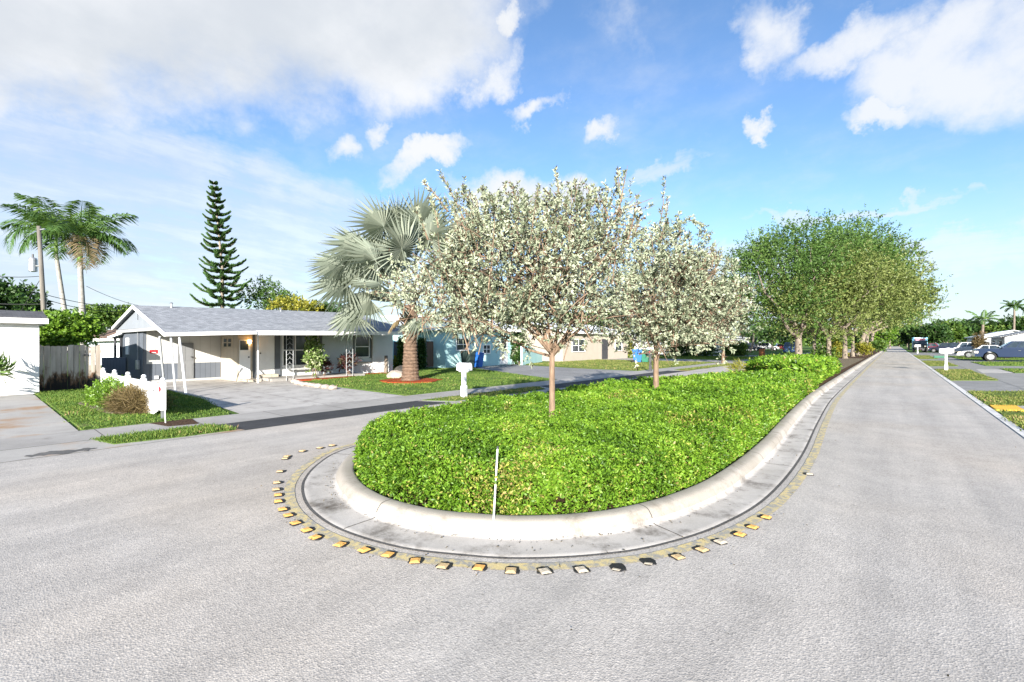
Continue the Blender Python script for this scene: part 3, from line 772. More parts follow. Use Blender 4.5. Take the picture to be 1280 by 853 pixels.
v, f = leaves(P, d_, RNG.uniform(.012, .035, len(P)), RNG.uniform(.006, .014, len(P)), .2, up=np.array([[0, 0, 1.]]))
o = np_mesh('leaf_debris', v, f, M['straw'], None, RNG.uniform(0, .7, len(P))); tag(o, 'small dry leaves and grit scattered along the gutter and road', 'leaf litter', kind='stuff')
# ------------------------------------------------------------------ trees and plants
def V3(a): return np.array([a[0], a[1], a[2]], float)
def crown_pts(blobs, n, rng, shell=.42, gap=.35, gs=1.0, seed=1, up=.55, outw=.8):
    """twig roots and directions inside a union of ellipsoids; noise leaves gaps"""
    vol = np.array([b[1][0] * b[1][1] * b[1][2] for b in blobs]) ** .75; vol /= vol.sum()
    P = []; O = []
    while sum(len(p) for p in P) < n:
        k = rng.choice(len(blobs), 3 * n, p=vol)
        c = np.array([b[0] for b in blobs])[k]; r = np.array([b[1] for b in blobs])[k]
        u = nrm(rng.normal(size=(3 * n, 3))); rr = rng.uniform(0, 1, (3 * n, 1)) ** shell
        p = c + u * r * rr
        sc = np.mean(blobs[0][1])
        nz = vnoise(p * (2.4 / sc) * gs, seed) + .6 * vnoise(p * (5.5 / sc) * gs, seed + 1)
        ok = nz > -gap * 2 + rng.uniform(0, .5, 3 * n) - .2
        P.append(p[ok]); O.append((u * rr)[ok])
    P = np.vstack(P)[:n]; O = np.vstack(O)[:n]
    d = nrm(O * outw + [0, 0, up] + rng.normal(size=(n, 3)) * .45)
    return P, d, O
def crown(name, parent, blobs, ntwig, k, tl, ll, lw, m, rng, rnd_mid=.5, seed=1, gap=.35, up=.55, outw=.8, shell=.42, gs=1., droop=0., extra=None, clump=.25, brown=0., sb=1.):
    P, d, O = crown_pts(blobs, ntwig, rng, shell, gap, gs, seed, up, outw)
    TL = tl * rng.uniform(.5, 1.4, ntwig)
    if extra is not None:
        P = np.vstack([P, extra[0]]); d = np.vstack([d, extra[1]]); TL = np.concatenate([TL, extra[2]])
    n = len(P)
    s = rng.uniform(0, 1, (n, k)) ** sb; s[:, 0] = 1.
    pos = P[:, None] + d[:, None] * (s * TL[:, None])[..., None]
    pos[..., 2] -= droop * (s ** 2) * TL[:, None]
    D_ = np.repeat(d, k, 0); pos = pos.reshape(-1, 3)
    rad = rng.normal(size=(n * k, 3)); rad = nrm(rad - D_ * (rad * D_).sum(1, keepdims=True))
    dirs = D_ * rng.uniform(.2, 1.0, (n * k, 1)) + rad * rng.uniform(.5, 1., (n * k, 1)) - [0, 0, droop * .5]
    L = ll * rng.uniform(.6, 1.3, n * k)
    v, f = leaves(pos, dirs, L, lw * rng.uniform(.7, 1.3, n * k), .2, rng)
    v = v - V3(parent.location)
    r = rnd_mid + np.repeat(rng.normal(0, clump * .6, n), k) + clump * np.repeat(vnoise(P * (3. / np.mean(blobs[0][1])), seed + 7), k) + rng.normal(0, .12, n * k)
    if brown:
        br = rng.uniform(size=n * k) < np.clip(brown + .5 * brown * np.repeat(vnoise(P * 2.2, seed + 9), k), 0, 1)
        r = np.clip(r, .21, 1); r[br] = rng.uniform(0, .17, br.sum())
    return np_mesh(name, v, f, m, parent, np.clip(r, 0, 1))
def limb(mb, a, b, r0, r1, rng, n=6, sag=.0, wob=.06, sides=7):
    a = V3(a); b = V3(b); L = np.linalg.norm(b - a); pts = []
    o = rng.normal(size=3) * wob * L
    for i in range(n + 1):
        t = i / n; p = a + (b - a) * t + o * math.sin(PI * t) + rng.normal(size=3) * wob * .25 * L * (0 < i < n)
        p[2] += sag * L * math.sin(PI * t); pts.append(p)
    mb.tube(pts, [r0 + (r1 - r0) * i / n for i in range(n + 1)], sides); return pts
def tree(name, label, base, forkz, r0, blobs, leafm, barkm, ntwig=1500, k=8, tl=.6, ll=.2, lw=.1, nl=7, sub=3, seed=1, group=None, lean=(0, 0), cat='tree', forks=None, **kw):
    rng = np.random.default_rng(seed); base = Vector(base)
    t = thing(name, label, cat, base, 0, group)
    mb = MB(); f = V3(base) + [lean[0], lean[1], forkz - base.z]
    mb.tube([V3(base) + [0, 0, -.05], V3(base) + (f - V3(base)) * .06, V3(base) + (f - V3(base)) * .5 + rng.normal(size=3) * .03 * r0, f], [r0 * 1.45, r0 * 1.1, r0 * .92, r0 * .8], 10)
    cs = [b[0] for b in blobs]; rs = [b[1] for b in blobs]
    for i in range(nl):
        j = i % len(blobs); u = nrm(rng.normal(size=(1, 3)))[0]; u[2] = abs(u[2]) * .8
        tgt = np.array(cs[j]) + u * np.array(rs[j]) * .62
        st = f + [0, 0, -r0 * rng.uniform(0, 1.4)]
        pts = limb(mb, st, tgt, r0 * rng.uniform(.38, .6), r0 * .10, rng, 6, .04, .07)
        for q in range(sub):
            p = pts[rng.integers(2, 6)]; u = nrm(rng.normal(size=(1, 3)))[0]
            limb(mb, p, p + (u + [0, 0, .4]) * np.array(rs[j]) * .5, r0 * .14, r0 * .035, rng, 4, .03, .06, 5)
    mb.build('trunk', barkm, t, world=True, smooth=True, fix=False)
    crown('crown', t, blobs, ntwig, k, tl, ll, lw, leafm, rng, seed=seed, **kw)
    return t
def blob_px(px, py, d, rx, ry, depth=None):
    c = D(px, py, d); s = d / FL
    h = rx * s * .86
    return ((c.x, c.y, c.z), (h, depth or h, ry * s))

# --- silver buttonwoods
def buttonwood(label, base, forkz, r0, blobs, shoots, seed, ntwig, d, nl=9, vl=(), ll=.060, k=22):
    rng = np.random.default_rng(seed + 50)
    t_ex = []
    for (px, py, px2, py2, dd) in shoots:                  # long whips standing clear of the crown
        a = V3(D(px, py, dd)); b = V3(D(px2, py2, dd)); n = 7
        for i in range(n):
            t_ex.append((a + (b - a) * i / n, (b - a) / np.linalg.norm(b - a) + rng.normal(size=3) * .15, np.linalg.norm(b - a) / n * 1.5))
    ex = None
    if t_ex: ex = (np.array([q[0] for q in t_ex]), nrm(np.array([q[1] for q in t_ex])), np.array([q[2] for q in t_ex]))
    t = tree('silver_buttonwood_tree', label, base, forkz, r0, blobs, M['silver'], M['tan_bark'], ntwig, k, .34, ll, ll * .40, nl, 5, seed,
             'silver buttonwood trees', rnd_mid=.64, up=.65, outw=.8, gap=.02, gs=2.0, shell=.40, clump=.16, extra=ex, brown=.12, sb=.4)
    if vl:
        mb = MB(); f_ = Vector(base) + Vector((0, 0, forkz - base.z - .04))
        for (px, py, dd) in vl: limb(mb, f_, D(px, py, dd), r0 * .62, r0 * .3, rng, 6, .03, .03, 8)
        mb.build('fork', M['tan_bark'], t, world=True, smooth=True, fix=False)
    # bare twigs showing between the leaves
    mb = MB(); P, dd, _ = crown_pts(blobs, 420, rng, .45, .3, 1., seed)
    for p, q in zip(P, dd): mb.tube([p - q * .35, p + [0, 0, .02], p + q * .42], [.011, .008, .003], 4, cap=False)
    for (px, py, px2, py2, e) in shoots: mb.tube([D(px, py, e), D((px + px2) / 2 + 1, (py + py2) / 2, e), D(px2, py2, e)], [.014, .010, .004], 5, cap=False)
    mb.build('twigs', M['twig'], t, world=True, fix=False)
    return t
b1 = D(690, 512, 7.1); b1.z = .10
buttonwood('silver buttonwood nearest the street turn, tan forked trunk rising from the ground cover', b1, 1.5, .052,
    [blob_px(640, 350, 7.1, 105, 85, 1.2), blob_px(720, 350, 7.0, 60, 80, 1.0), blob_px(568, 364, 7.3, 54, 48, .8), blob_px(690, 318, 7.2, 78, 50, 1.0), blob_px(612, 318, 7.3, 48, 40, .8),
     blob_px(748, 305, 7.2, 30, 48, .6), blob_px(700, 388, 7.0, 62, 36, .8), blob_px(610, 396, 6.9, 62, 36, .8), blob_px(525, 372, 7.4, 42, 30, .6), blob_px(592, 278, 7.3, 28, 26, .5), blob_px(770, 272, 7.1, 18, 34, .4), blob_px(648, 272, 7.2, 22, 24, .5), blob_px(715, 270, 7.2, 18, 24, .4)],
    [(580, 275, 552, 218, 7.2), (560, 265, 533, 230, 7.3), (592, 270, 580, 238, 7.1), (650, 270, 640, 232, 7.2), (700, 262, 694, 215, 7.1), (722, 262, 718, 226, 7.0), (748, 262, 742, 234, 7.1), (770, 275, 782, 218, 7.1), (775, 262, 772, 212, 7.2), (670, 265, 672, 234, 7.3), (790, 300, 800, 270, 7.1), (620, 262, 612, 246, 7.2), (535, 300, 520, 262, 7.3), (548, 285, 540, 250, 7.2), (610, 268, 604, 236, 7.2), (735, 275, 736, 236, 7.0), (660, 290, 655, 246, 7.3), (684, 285, 682, 240, 7.0), (706, 285, 708, 250, 7.3), (755, 285, 758, 240, 7.2), (640, 300, 632, 256, 7.1), (575, 300, 566, 256, 7.1), (600, 290, 594, 244, 7.4), (785, 300, 796, 250, 7.0)], 3, 2500, 7.1, vl=((640, 385, 7.0), (672, 360, 7.2), (712, 370, 7.0), (752, 385, 7.1)))
b2 = D(820, 484, 10.8); b2.z = .10
buttonwood('second silver buttonwood on the island, single pale trunk behind the nearest one', b2, 1.75, .068,
    [blob_px(810, 370, 10.8, 75, 62, 1.4), blob_px(870, 375, 11.0, 55, 55, 1.2), blob_px(840, 330, 10.9, 52, 44, 1.0), blob_px(778, 385, 10.6, 34, 34, .8), blob_px(895, 390, 11.0, 38, 48, 1.0), blob_px(820, 415, 10.8, 60, 30, 1.0)],
    [(822, 300, 832, 226, 10.8), (826, 300, 836, 250, 10.8), (815, 305, 862, 272, 10.8), (862, 275, 878, 282, 10.8), (850, 300, 848, 268, 10.7), (890, 335, 892, 308, 10.9)], 4, 2450, 10.8, ll=.078, k=19)
b3 = X(904, 451, -11.0); b3.z = 0
d3 = b3.x * FW[0] + b3.y * FW[1]
buttonwood('farthest silver buttonwood, dark trunk on the grass verge across the street', b3, 2.2, .13,
    [blob_px(890, 395, d3, 44, 40, 2.), blob_px(915, 385, d3, 26, 38, 1.6), blob_px(865, 410, d3, 26, 30, 1.5)], [], 5, 1000, d3, nl=6, ll=.30, k=9)

# --- live oaks along the island
def oak(label, px, d, trunk_w, forkpy, blobs, leafm, barkm, seed, n=1900, lean=(0, 0), ll=.17, z0=.09):
    b = D(px, 0, d); b.z = z0
    fk = D(px, forkpy, d).z
    return tree('oak_tree', label, b, fk, trunk_w * .37, blobs, leafm, barkm, n, 12, 1.05, ll, ll * .55, 9, 4, seed, 'oaks along the island', lean=lean, gap=.05, up=.35, outw=.7, gs=1.9, shell=.5, clump=.2)
oak('first oak in the island row, thick brown trunk and dark green crown at left', 998, 34.5, .72, 418,
    [blob_px(985, 345, 34.5, 68, 52, 4.), blob_px(940, 345, 35, 34, 44, 3.), blob_px(1010, 318, 36, 58, 38, 3.6), blob_px(955, 320, 36, 36, 30, 3.), blob_px(985, 390, 34.5, 60, 26, 3.5), blob_px(1060, 315, 38, 52, 36, 3.4)], M['oakleaf'], M['oak_bark'], 21, 3200)
oak('slim dark oak with leaning trunk behind the first oak', 1018, 43, .45, 420,
    [blob_px(1018, 340, 44, 60, 46, 4.), blob_px(985, 385, 44, 45, 30, 3.5), blob_px(1060, 330, 45, 50, 44, 4.)], M['oakleaf'], M['oak_bark'], 22, 1400, ll=.22)
oak('oak with straight pale trunk and low olive crown facing the street', 1036, 36, .50, 418,
    [blob_px(1030, 385, 35, 58, 40, 3.2), blob_px(985, 385, 34, 40, 32, 2.5), blob_px(1075, 370, 35.5, 56, 46, 3.2), blob_px(1118, 368, 36, 44, 36, 2.8), blob_px(1055, 345, 36, 52, 34, 3.), blob_px(1145, 372, 36, 26, 22, 2.)], M['oakolive'], M['oak_bark_pale'], 23, 3000)
oak('oak with pale forked trunk in the middle of the island row', 1056, 47, .62, 418,
    [blob_px(1060, 325, 47, 62, 46, 4.5), blob_px(1095, 335, 47, 48, 42, 4.), blob_px(1045, 380, 47, 52, 38, 4.), blob_px(1115, 385, 46, 38, 26, 3.)], M['oakleaf'], M['oak_bark_pale'], 24, 2300, (.0, .0), .22)
oak('narrow oak between the forked oak and the leaning oak', 1066, 54, .5, 420,
    [blob_px(1080, 360, 54, 50, 46, 4.5), blob_px(1105, 345, 55, 44, 44, 4.)], M['oakolive'], M['oak_bark_pale'], 25, 1200, ll=.26)
oak('oak whose trunk leans towards the street with branches over the lane', 1073, 60, .8, 415,
    [blob_px(1110, 360, 60, 48, 42, 5.), blob_px(1140, 375, 58, 30, 26, 4.), blob_px(1085, 350, 62, 46, 46, 5.)], M['oakleaf'], M['oak_bark_pale'], 26, 1300, (.7, .3), .28)
oak('small pale trunked oak near the far end of the row', 1081, 70, .6, 418, [blob_px(1095, 370, 70, 42, 42, 5.), blob_px(1122, 388, 70, 30, 22, 4.)], M['oakolive'], M['oak_bark_pale'], 27, 900, (.4, 0), .32)
oak('last oak of the row, half hidden under the canopy', 1087, 80, .7, 416, [blob_px(1100, 378, 80, 36, 36, 5.), blob_px(1126, 392, 80, 24, 18, 4.)], M['oakleaf'], M['oak_bark_pale'], 28, 800, (.5, 0), .36)
b = D(1105, 0, 95); b.z = .09
tree('lime_green_tree', 'small lime green tree on the island beyond the oaks', b, 2., .14, [blob_px(1103, 414, 95, 16, 18, 2.6), blob_px(1108, 405, 96, 10, 10, 2.)], M['brightleaf'], M['oak_bark'], 500, 10, .7, .36, .22, 5, 2, 31)
b = D(1112, 0, 150); b.z = .05
tree('far_street_tree', 'dark green tree at the far end of the island', b, 3., .3, [blob_px(1112, 414, 150, 13, 15, 4.)], M['midleaf'], M['oak_bark'], 400, 10, 1., .6, .4, 4, 2, 32)

# --- shrubs
def shrub(name, label, base, blobs, leafm, ntwig, k=8, tl=.25, ll=.1, lw=.06, seed=1, group=None, cat='shrub', stems=5, **kw):
    rng = np.random.default_rng(seed); t = thing(name, label, cat, base, 0, group)
    mb = MB()
    for i in range(stems):
        bl = blobs[i % len(blobs)]; u = rng.normal(size=3) * .5
        limb(mb, Vector(base) + Vector((rng.normal() * .08, rng.normal() * .08, 0)), np.array(bl[0]) + u * np.array(bl[1]), .022, .006, rng, 4, 0, .05, 5)
    mb.build('stem', M['twig'], t, world=True, fix=False)
    crown('foliage', t, blobs, ntwig, k, tl, ll, lw, leafm, rng, seed=seed, **kw)
    return t
def oshrub(label, px, py, d, rx, ry, m, seed, n=250, name='shrub', **kw):
    c = D(px, py, d); return shrub(name, label, (c.x, c.y, .05), [blob_px(px, py, d, rx, ry)], M[m], n, seed=seed, **kw)
G_ = 'shrubs under the oaks'
oshrub('yellow green shrub between the straight and forked oak trunks', 1046, 439, 50, 9, 9, 'yellowleaf', 41, 260, ll=.22, lw=.12, tl=.5, group=G_)
oshrub('low green shrub at the foot of the straight pale oak', 1029, 447, 36.5, 14, 8, 'midleaf', 42, 260, ll=.17, lw=.1, tl=.4, group=G_)
oshrub('yellowish shrub beside the kerb under the leaning oak', 1080, 437, 56, 9, 5, 'yellowleaf', 43, 240, ll=.2, lw=.12, tl=.4, group=G_)
oshrub('dark green shrub at the foot of the thick first oak', 986, 451, 34, 12, 5, 'midleaf', 44, 200, ll=.15, lw=.1, tl=.3, group=G_)
oshrub('green shrub along the kerb past the last oak', 1098, 433, 75, 9, 4, 'midleaf', 45, 200, ll=.3, lw=.15, tl=.4, group=G_)
oshrub('small wispy grass clump growing at the back of the ground cover', 921, 462, 19.5, 7, 7, 'yellowleaf', 46, 60, ll=.22, lw=.02, tl=.2, stems=2)

# --- Bismarck palm
def fan_leaf(R, rng, nseg=58, droop=.35, spread=2.55):
    """costapalmate fan in local coords: petiole end at 0, blade towards +x, face up z"""
    vs = []; fs = []
    hub = len(vs); vs.append((0, 0, 0))
    inner = []; 
    for i in range(nseg + 1):
        a = -spread + 2 * spread * i / nseg
        r = R * .40 * (1 - .12 * abs(a) / spread)
        fold = .05 * R * (1 if i % 2 else -1)
        z = fold - droop * .18 * R + .10 * R * math.cos(a)
        inner.append(len(vs)); vs.append((r * math.cos(a), r * math.sin(a), z))
    for i in range(nseg):
        fs.append((hub, inner[i], inner[i + 1], inner[i + 1]))
    out = []
    for i in range(nseg):
        a = -spread + 2 * spread * (i + .5) / nseg + rng.normal() * .015
        r = R * (1 - .18 * abs(a) / spread) * rng.uniform(.93, 1.04)
        t = len(vs); vs.append((r * math.cos(a), r * math.sin(a), -droop * R * rng.uniform(.5, 1.1) + .12 * R * math.cos(a)))
        fs.append((inner[i], t, t, inner[i + 1]))
    return np.array(vs), [tuple(dict.fromkeys(f)) for f in fs]
def place_fan(parent, tip0, dirv, R, rng, up=(0, 0, 1), m='bismarck', base=None, face=None):
    """blade centre at tip0 pointing along dirv; petiole from base"""
    x = Vector(dirv).normalized(); u = Vector(face) if face is not None else Vector(up)
    y = u.cross(x); y = y.normalized() if y.length > .05 else Vector((1, 0, 0)); z = x.cross(y)
    v, f = fan_leaf(R, rng, droop=rng.uniform(.22, .42))
    o = Vector(tip0)
    vs = [o + x * a + y * b + z * c for a, b, c in v]
    mb = MB(); mb.add(vs, f)
    if base is not None:
        bq = Vector(base); mid = (bq + o) / 2 + Vector((0, 0, .12)); mb.tube([bq, mid, o + x * R * .12], [.05, .035, .02], 5)
    ob = mb.build('frond', M[m], parent, world=True, fix=False)
    a = ob.data.attributes.new('rnd', 'FLOAT', 'FACE'); a.data.foreach_set('value', np.clip(rng.normal(rng.uniform(.35, .65), .16, len(ob.data.polygons)), 0, 1).astype(np.float32))
    return ob
pb = W(513, 477); pd = pb.x * FW[0] + pb.y * FW[1]
pm = thing('bismarck_palm', 'silver blue fan palm with ringed brown trunk in a red mulch circle', 'palm tree', pb)
rng = np.random.default_rng(5); sc = pd / FL
prof = []
for i in range(46):
    t = i / 45; rr = (12.4 - 2.9 * min(1, t * 2.5) - .6 * t) * sc * .90
    if i < 3: rr *= 1.12 - .04 * i
    prof.append((rr * (1 + (.055 if i % 2 else -.045)), t * 3.3))
mb = MB(); mb.lathe(prof, pb, 18)
# stubs of cut fronds near the top
for i in range(26):
    a = i * 2.4; z = 1.9 + i * .045; r = 10.4 * sc * .88
    p = pb + Vector((math.cos(a) * r, math.sin(a) * r, z)); mb.tube([p, p + Vector((math.cos(a) * .13, math.sin(a) * .13, .16))], [.05, .03], 5)
mb.build('trunk', M['palm_bark'], pm, world=True, smooth=False, fix=False)
pc = pb + Vector((.12, .1, 3.45))
fans = [(440, 300, .0, -.35, 1.5), (420, 352, .0, -.9, 1.45), (474, 268, 0, .5, 1.55), (525, 262, 0, .9, 1.55), (435, 398, 0, -1.2, 1.25), (462, 318, -.8, -.2, 1.4), (500, 300, -1., .4, 1.4), (570, 290, 0, .4, 1.5), (590, 350, 0, -.3, 1.5), (585, 400, .2, -1.1, 1.3),
        (545, 330, -1., .2, 1.4), (480, 360, -1.1, -.4, 1.3), (520, 285, .9, .7, 1.5), (470, 330, .9, .2, 1.5), (560, 330, .9, .2, 1.5), (450, 335, .3, -.2, 1.4), (495, 262, .4, .8, 1.5), (455, 375, .2, -.7, 1.4), (540, 285, -.3, .6, 1.5), (480, 310, .1, .3, 1.5), (415, 325, .2, -.3, 1.4), (530, 400, -.6, -1., 1.2)]
for px, py, dep, el, R in fans:
    c = D(px, py, pd + dep * 1.2)
    v = (c - pc); v.z += 0; v.normalize()
    tilt = Vector((v.x, v.y, v.z * .7)).normalized()
    # the fan face is turned partly towards the street
    face = Vector((0, 0, 1)) * .8 + Vector((.55, -.75, 0)) * .75
    place_fan(pm, pc + (c - pc) * .86, tilt, R * (1.12 + .12 * rng.uniform()), rng, base=pc + v * .15, face=face)
for i in range(1):
    a = -2.2 + i * .7; v = Vector((math.cos(a), math.sin(a), -1.1)).normalized(); place_fan(pm, pc + v * .9 + Vector((0, 0, -.1)), v, .8, rng, base=pc, m='drymat')

# --- feather palms
def feather_frond(L, rng, droop=1.0, nl=44, ll=.62, lw=.05, side_droop=.5):
    """local: base at 0, heading +x and up; returns quads with rachis"""
    vs = []; fs = []
    def rp(t):
        return np.array([L * (math.sin(1.25 * t * droop) / (1.25 * droop)), 0, L * (.62 * t - .78 * droop * t * t)])
    for i in range(12):
        a, b = rp(i / 12), rp((i + 1) / 12); w0 = .035 * (1 - i / 13) * L / 3; q = len(vs)
        vs += [a + [0, w0, 0], a - [0, w0, 0], b - [0, w0 * .9, 0], b + [0, w0 * .9, 0]]; fs.append((q, q + 1, q + 2, q + 3))
    for i in range(nl):
        t = .14 + .86 * i / nl; p = rp(t); dl = ll * L / 3 * (math.sin(PI * min(1, .18 + t * .86)) ** .6) * rng.uniform(.85, 1.1)
        tg = rp(min(1, t + .02)) - rp(t - .02); tg /= np.linalg.norm(tg)
        for s in (-1, 1):
            d = tg * .55 + np.array([0, s * .9, 0]) + np.array([0, 0, rng.uniform(-.1, .35)]); d /= np.linalg.norm(d)
            m_ = p + d * dl * .5; e = p + d * dl + np.array([0, 0, -side_droop * dl * rng.uniform(.5, 1.2)]); w = tg * lw * L / 3
            q = len(vs); vs += [p, m_ + w, e, m_ - w]; fs.append((q, q + 1, q + 2, q + 3))
    return np.array(vs), fs
def feather_palm(label, base, top, r0, r1, nf, L, seed, leaf='palmleaf', shaft=True, barkm='royal_bark', bend=(0, 0), group=None, dry=0, name='royal_palm', nl=40, lw=.05, ll=.62):
    rng = np.random.default_rng(seed); base = Vector(base); top = Vector(top)
    t = thing(name, label, 'palm tree', base, 0, group)
    mb = MB(); pts = []; rad = []
    for i in range(11):
        u = i / 10; p = base.lerp(top, u) + Vector((bend[0], bend[1], 0)) * math.sin(PI * u); pts.append(p)
        rad.append((r0 + (r1 - r0) * u) * (1 + .10 * math.sin(PI * min(1, u * 1.6))))
    mb.tube(pts, rad, 12); mb.build('trunk', M[barkm], t, world=True, smooth=True, fix=False)
    cen = top.copy()
    if shaft:
        sh = MB(); hs = L * .38; sh.tube([top - Vector((0, 0, .02)), top + Vector((0, 0, hs * .3)), top + Vector((0, 0, hs))], [r1 * 1.02, r1 * 1.1, r1 * .4], 10)
        sh.build('crownshaft', M['crownshaft'], t, world=True, smooth=True, fix=False); cen = top + Vector((0, 0, hs * .9))
    for i in range(nf):
        az_ = i * 2.399 + rng.uniform(-.2, .2); young = i / nf
        dr = 1.25 - .85 * young; LL = L * rng.uniform(.85, 1.08)
        v, f = feather_frond(LL, rng, droop=dr * rng.uniform(.8, 1.2), nl=nl, lw=lw, ll=ll)
        pitch = -.25 + .85 * young + rng.uniform(-.12, .12)
        Rm = Matrix.Rotation(az_, 3, 'Z') @ Matrix.Rotation(-pitch, 3, 'Y')
        vs = v @ np.array(Rm).T + V3(cen)
        mb = MB(); mb.add(vs, f); isd = i < dry
        o = mb.build('frond', M['drymat' if isd else leaf], t, world=True, fix=False)
        a = o.data.attributes.new('rnd', 'FLOAT', 'FACE'); a.data.foreach_set('value', np.clip(rng.normal(.3 + .35 * young, .15, len(f)), 0, 1).astype(np.float32))
    return t
dp = 44.
def gz(v): v = Vector(v); v.z = 0; return v
G_ = 'royal palms behind the houses'
feather_palm('left royal palm of the pair, slim leaning trunk behind the utility pole', gz(D(90, 400, dp)), D(70, 318, dp), .22, .16, 15, 5.2, 61, bend=(.0, .0), group=G_, dry=0, ll=.95, lw=.034, nl=52)
feather_palm('right royal palm of the pair, stout pale trunk above the green bush', gz(D(106, 405, dp - 2)), D(100, 328, dp - 2), .27, .19, 16, 5.6, 62, group=G_, dry=1, ll=.95, lw=.034, nl=52)
# --- Norfolk pine
nb_ = gz(D(278, 390, 46)); ntp = D(267, 227, 46)
npn = thing('norfolk_pine', 'tall narrow dark green tiered pine rising behind the grey roof', 'tree', nb_)
rng = np.random.default_rng(9); mb = MB(); Ht = ntp.z; lean_ = Vector((ntp.x - nb_.x, ntp.y - nb_.y, 0)) * .0
mb.tube([nb_, nb_ + Vector((0, 0, Ht * .5)), Vector((ntp.x, ntp.y, Ht))], [.24, .14, .02], 8)
V = []; Q = []; nbv = 0; RN = []
P0 = []; D0 = []; T0 = []
nw = 25
for w in range(nw):
    u = .10 + .89 * (w / (nw - 1)) ** .92; z = Ht * u
    cx = nb_.x + (ntp.x - nb_.x) * max(0, (u - .5) * 2); cyy = nb_.y + (ntp.y - nb_.y) * max(0, (u - .5) * 2)
    Lb = (3.35 * (1 - u) ** .80 + .24) * rng.uniform(.88, 1.05)
    for j in range(6):
        if rng.uniform() < .10: continue
        a = j * PI / 3 + w * .55 + rng.uniform(-.15, .15); Lj = Lb * rng.uniform(.62, 1.12)
        pr = None
        for s in np.linspace(.08, 1, 14):
            p = np.array([cx + math.cos(a) * Lj * s, cyy + math.sin(a) * Lj * s, z + Lj * (.02 - .16 * math.sin(PI * s * .75) + .30 * s ** 2.5)])
            if pr is not None:
                t = p - pr; t /= np.linalg.norm(t); sd_ = np.cross(t, [0, 0, 1])
                for q in range(18):
                    sg = rng.choice([-1, 1]); P0.append(pr + (p - pr) * rng.uniform()); D0.append(t * .55 + sd_ * sg * rng.uniform(.2, .8) + np.array([0, 0, rng.uniform(.0, .6)])); T0.append(.52 * (.55 + .45 * Lj / 3) * (1.15 - .4 * s))
            pr = p
        mb.tube([(cx, cyy, z), (cx + math.cos(a) * Lj * .5, cyy + math.sin(a) * Lj * .5, z - .1 * Lj), (cx + math.cos(a) * Lj * .9, cyy + math.sin(a) * Lj * .9, z + .03 * Lj)], [.045, .03, .012], 4, cap=False)
mb.build('trunk', M['pine_bark'], npn, world=True, smooth=True, fix=False)
v, f = leaves(np.array(P0), np.array(D0), np.array(T0), .11, .2, rng)
np_mesh('crown', v - V3(nb_), f, M['pineleaf'], npn, np.clip(rng.normal(.5, .2, len(f)), 0, 1))

# --- background trees on the left
def btree(label, px, d, blobs, leafm, seed, n=500, ll=.3, lw=.17, fork=2.2, r0=.15, name='background_tree', group='trees behind the houses', tl=.6):
    b = gz(D(px, 400, d)); return tree(name, label, b, fork, r0, blobs, M[leafm], M['oak_bark'], n, 9, tl, ll, lw, 5, 2, seed, group)
btree('dark leafy tree at the left edge behind the white garage', 6, 34, [blob_px(5, 378, 34, 32, 20, 2.), blob_px(-12, 365, 34, 20, 10, 2.), blob_px(25, 390, 34, 22, 10, 1.6)], 'darkleaf', 71, 520)
btree('wide green tree line crown between the royal palms and grey gable', 138, 66, [blob_px(125, 398, 66, 26, 14, 3.), blob_px(155, 396, 66, 20, 10, 3.)], 'midleaf', 72, 620, .4, .24)
btree('loose grey green tree just right of the norfolk pine', 335, 50, [blob_px(330, 372, 50, 24, 20, 2.4), blob_px(352, 380, 50, 18, 14, 2.)], 'oakleaf', 73, 520, .24, .12)
btree('yellow green rounded tree above the middle of the grey roof', 366, 44, [blob_px(362, 385, 44, 16, 10, 1.5), blob_px(386, 388, 44, 15, 8, 1.5)], 'yellowleaf', 74, 380, .25, .14)
btree('dark green tree behind the roof near the fan palm', 412, 46, [blob_px(408, 392, 46, 22, 8, 2.)], 'darkleaf', 75, 300)
btree('dark tree mass behind the turquoise house', 620, 62, [blob_px(600, 405, 62, 44, 18, 3.), blob_px(650, 400, 62, 40, 20, 3.)], 'darkleaf', 76, 600, .4, .24)
btree('green tree between the turquoise and the beige house', 728, 60, [blob_px(715, 410, 60, 34, 16, 3.), blob_px(750, 408, 60, 30, 18, 3.)], 'midleaf', 77, 600, .4, .24)
btree('dark green tree behind the tall hedge across the street', 850, 70, [blob_px(835, 412, 70, 36, 18, 3.), blob_px(880, 412, 70, 34, 18, 3.)], 'darkleaf', 78, 620, .4, .24)
btree('dark tree behind the white house left of the oaks', 965, 105, [blob_px(950, 418, 105, 26, 10, 3.), blob_px(985, 415, 105, 24, 14, 3.)], 'darkleaf', 79, 600, .5, .3)
btree('mid green tree at the far end of the left street', 1028, 140, [blob_px(1020, 418, 140, 26, 13, 4.), blob_px(1050, 420, 140, 20, 11, 4.)], 'midleaf', 80, 420, .8, .5)
btree('distant dark tree behind the leaning oak', 1085, 170, [blob_px(1082, 421, 170, 22, 10, 5.), blob_px(1105, 424, 180, 14, 8, 5.)], 'darkleaf', 81, 420, .9, .6)
btree('rounded bright green bush rising behind the wooden fence', 77, 21, [blob_px(72, 414, 21, 32, 20, 1.1), blob_px(92, 414, 21, 20, 17, .9), blob_px(54, 420, 21, 18, 18, .8)], 'brightleaf', 82, 1300, .16, .10, 1.2, .06, 'garden_bush', None, .3)
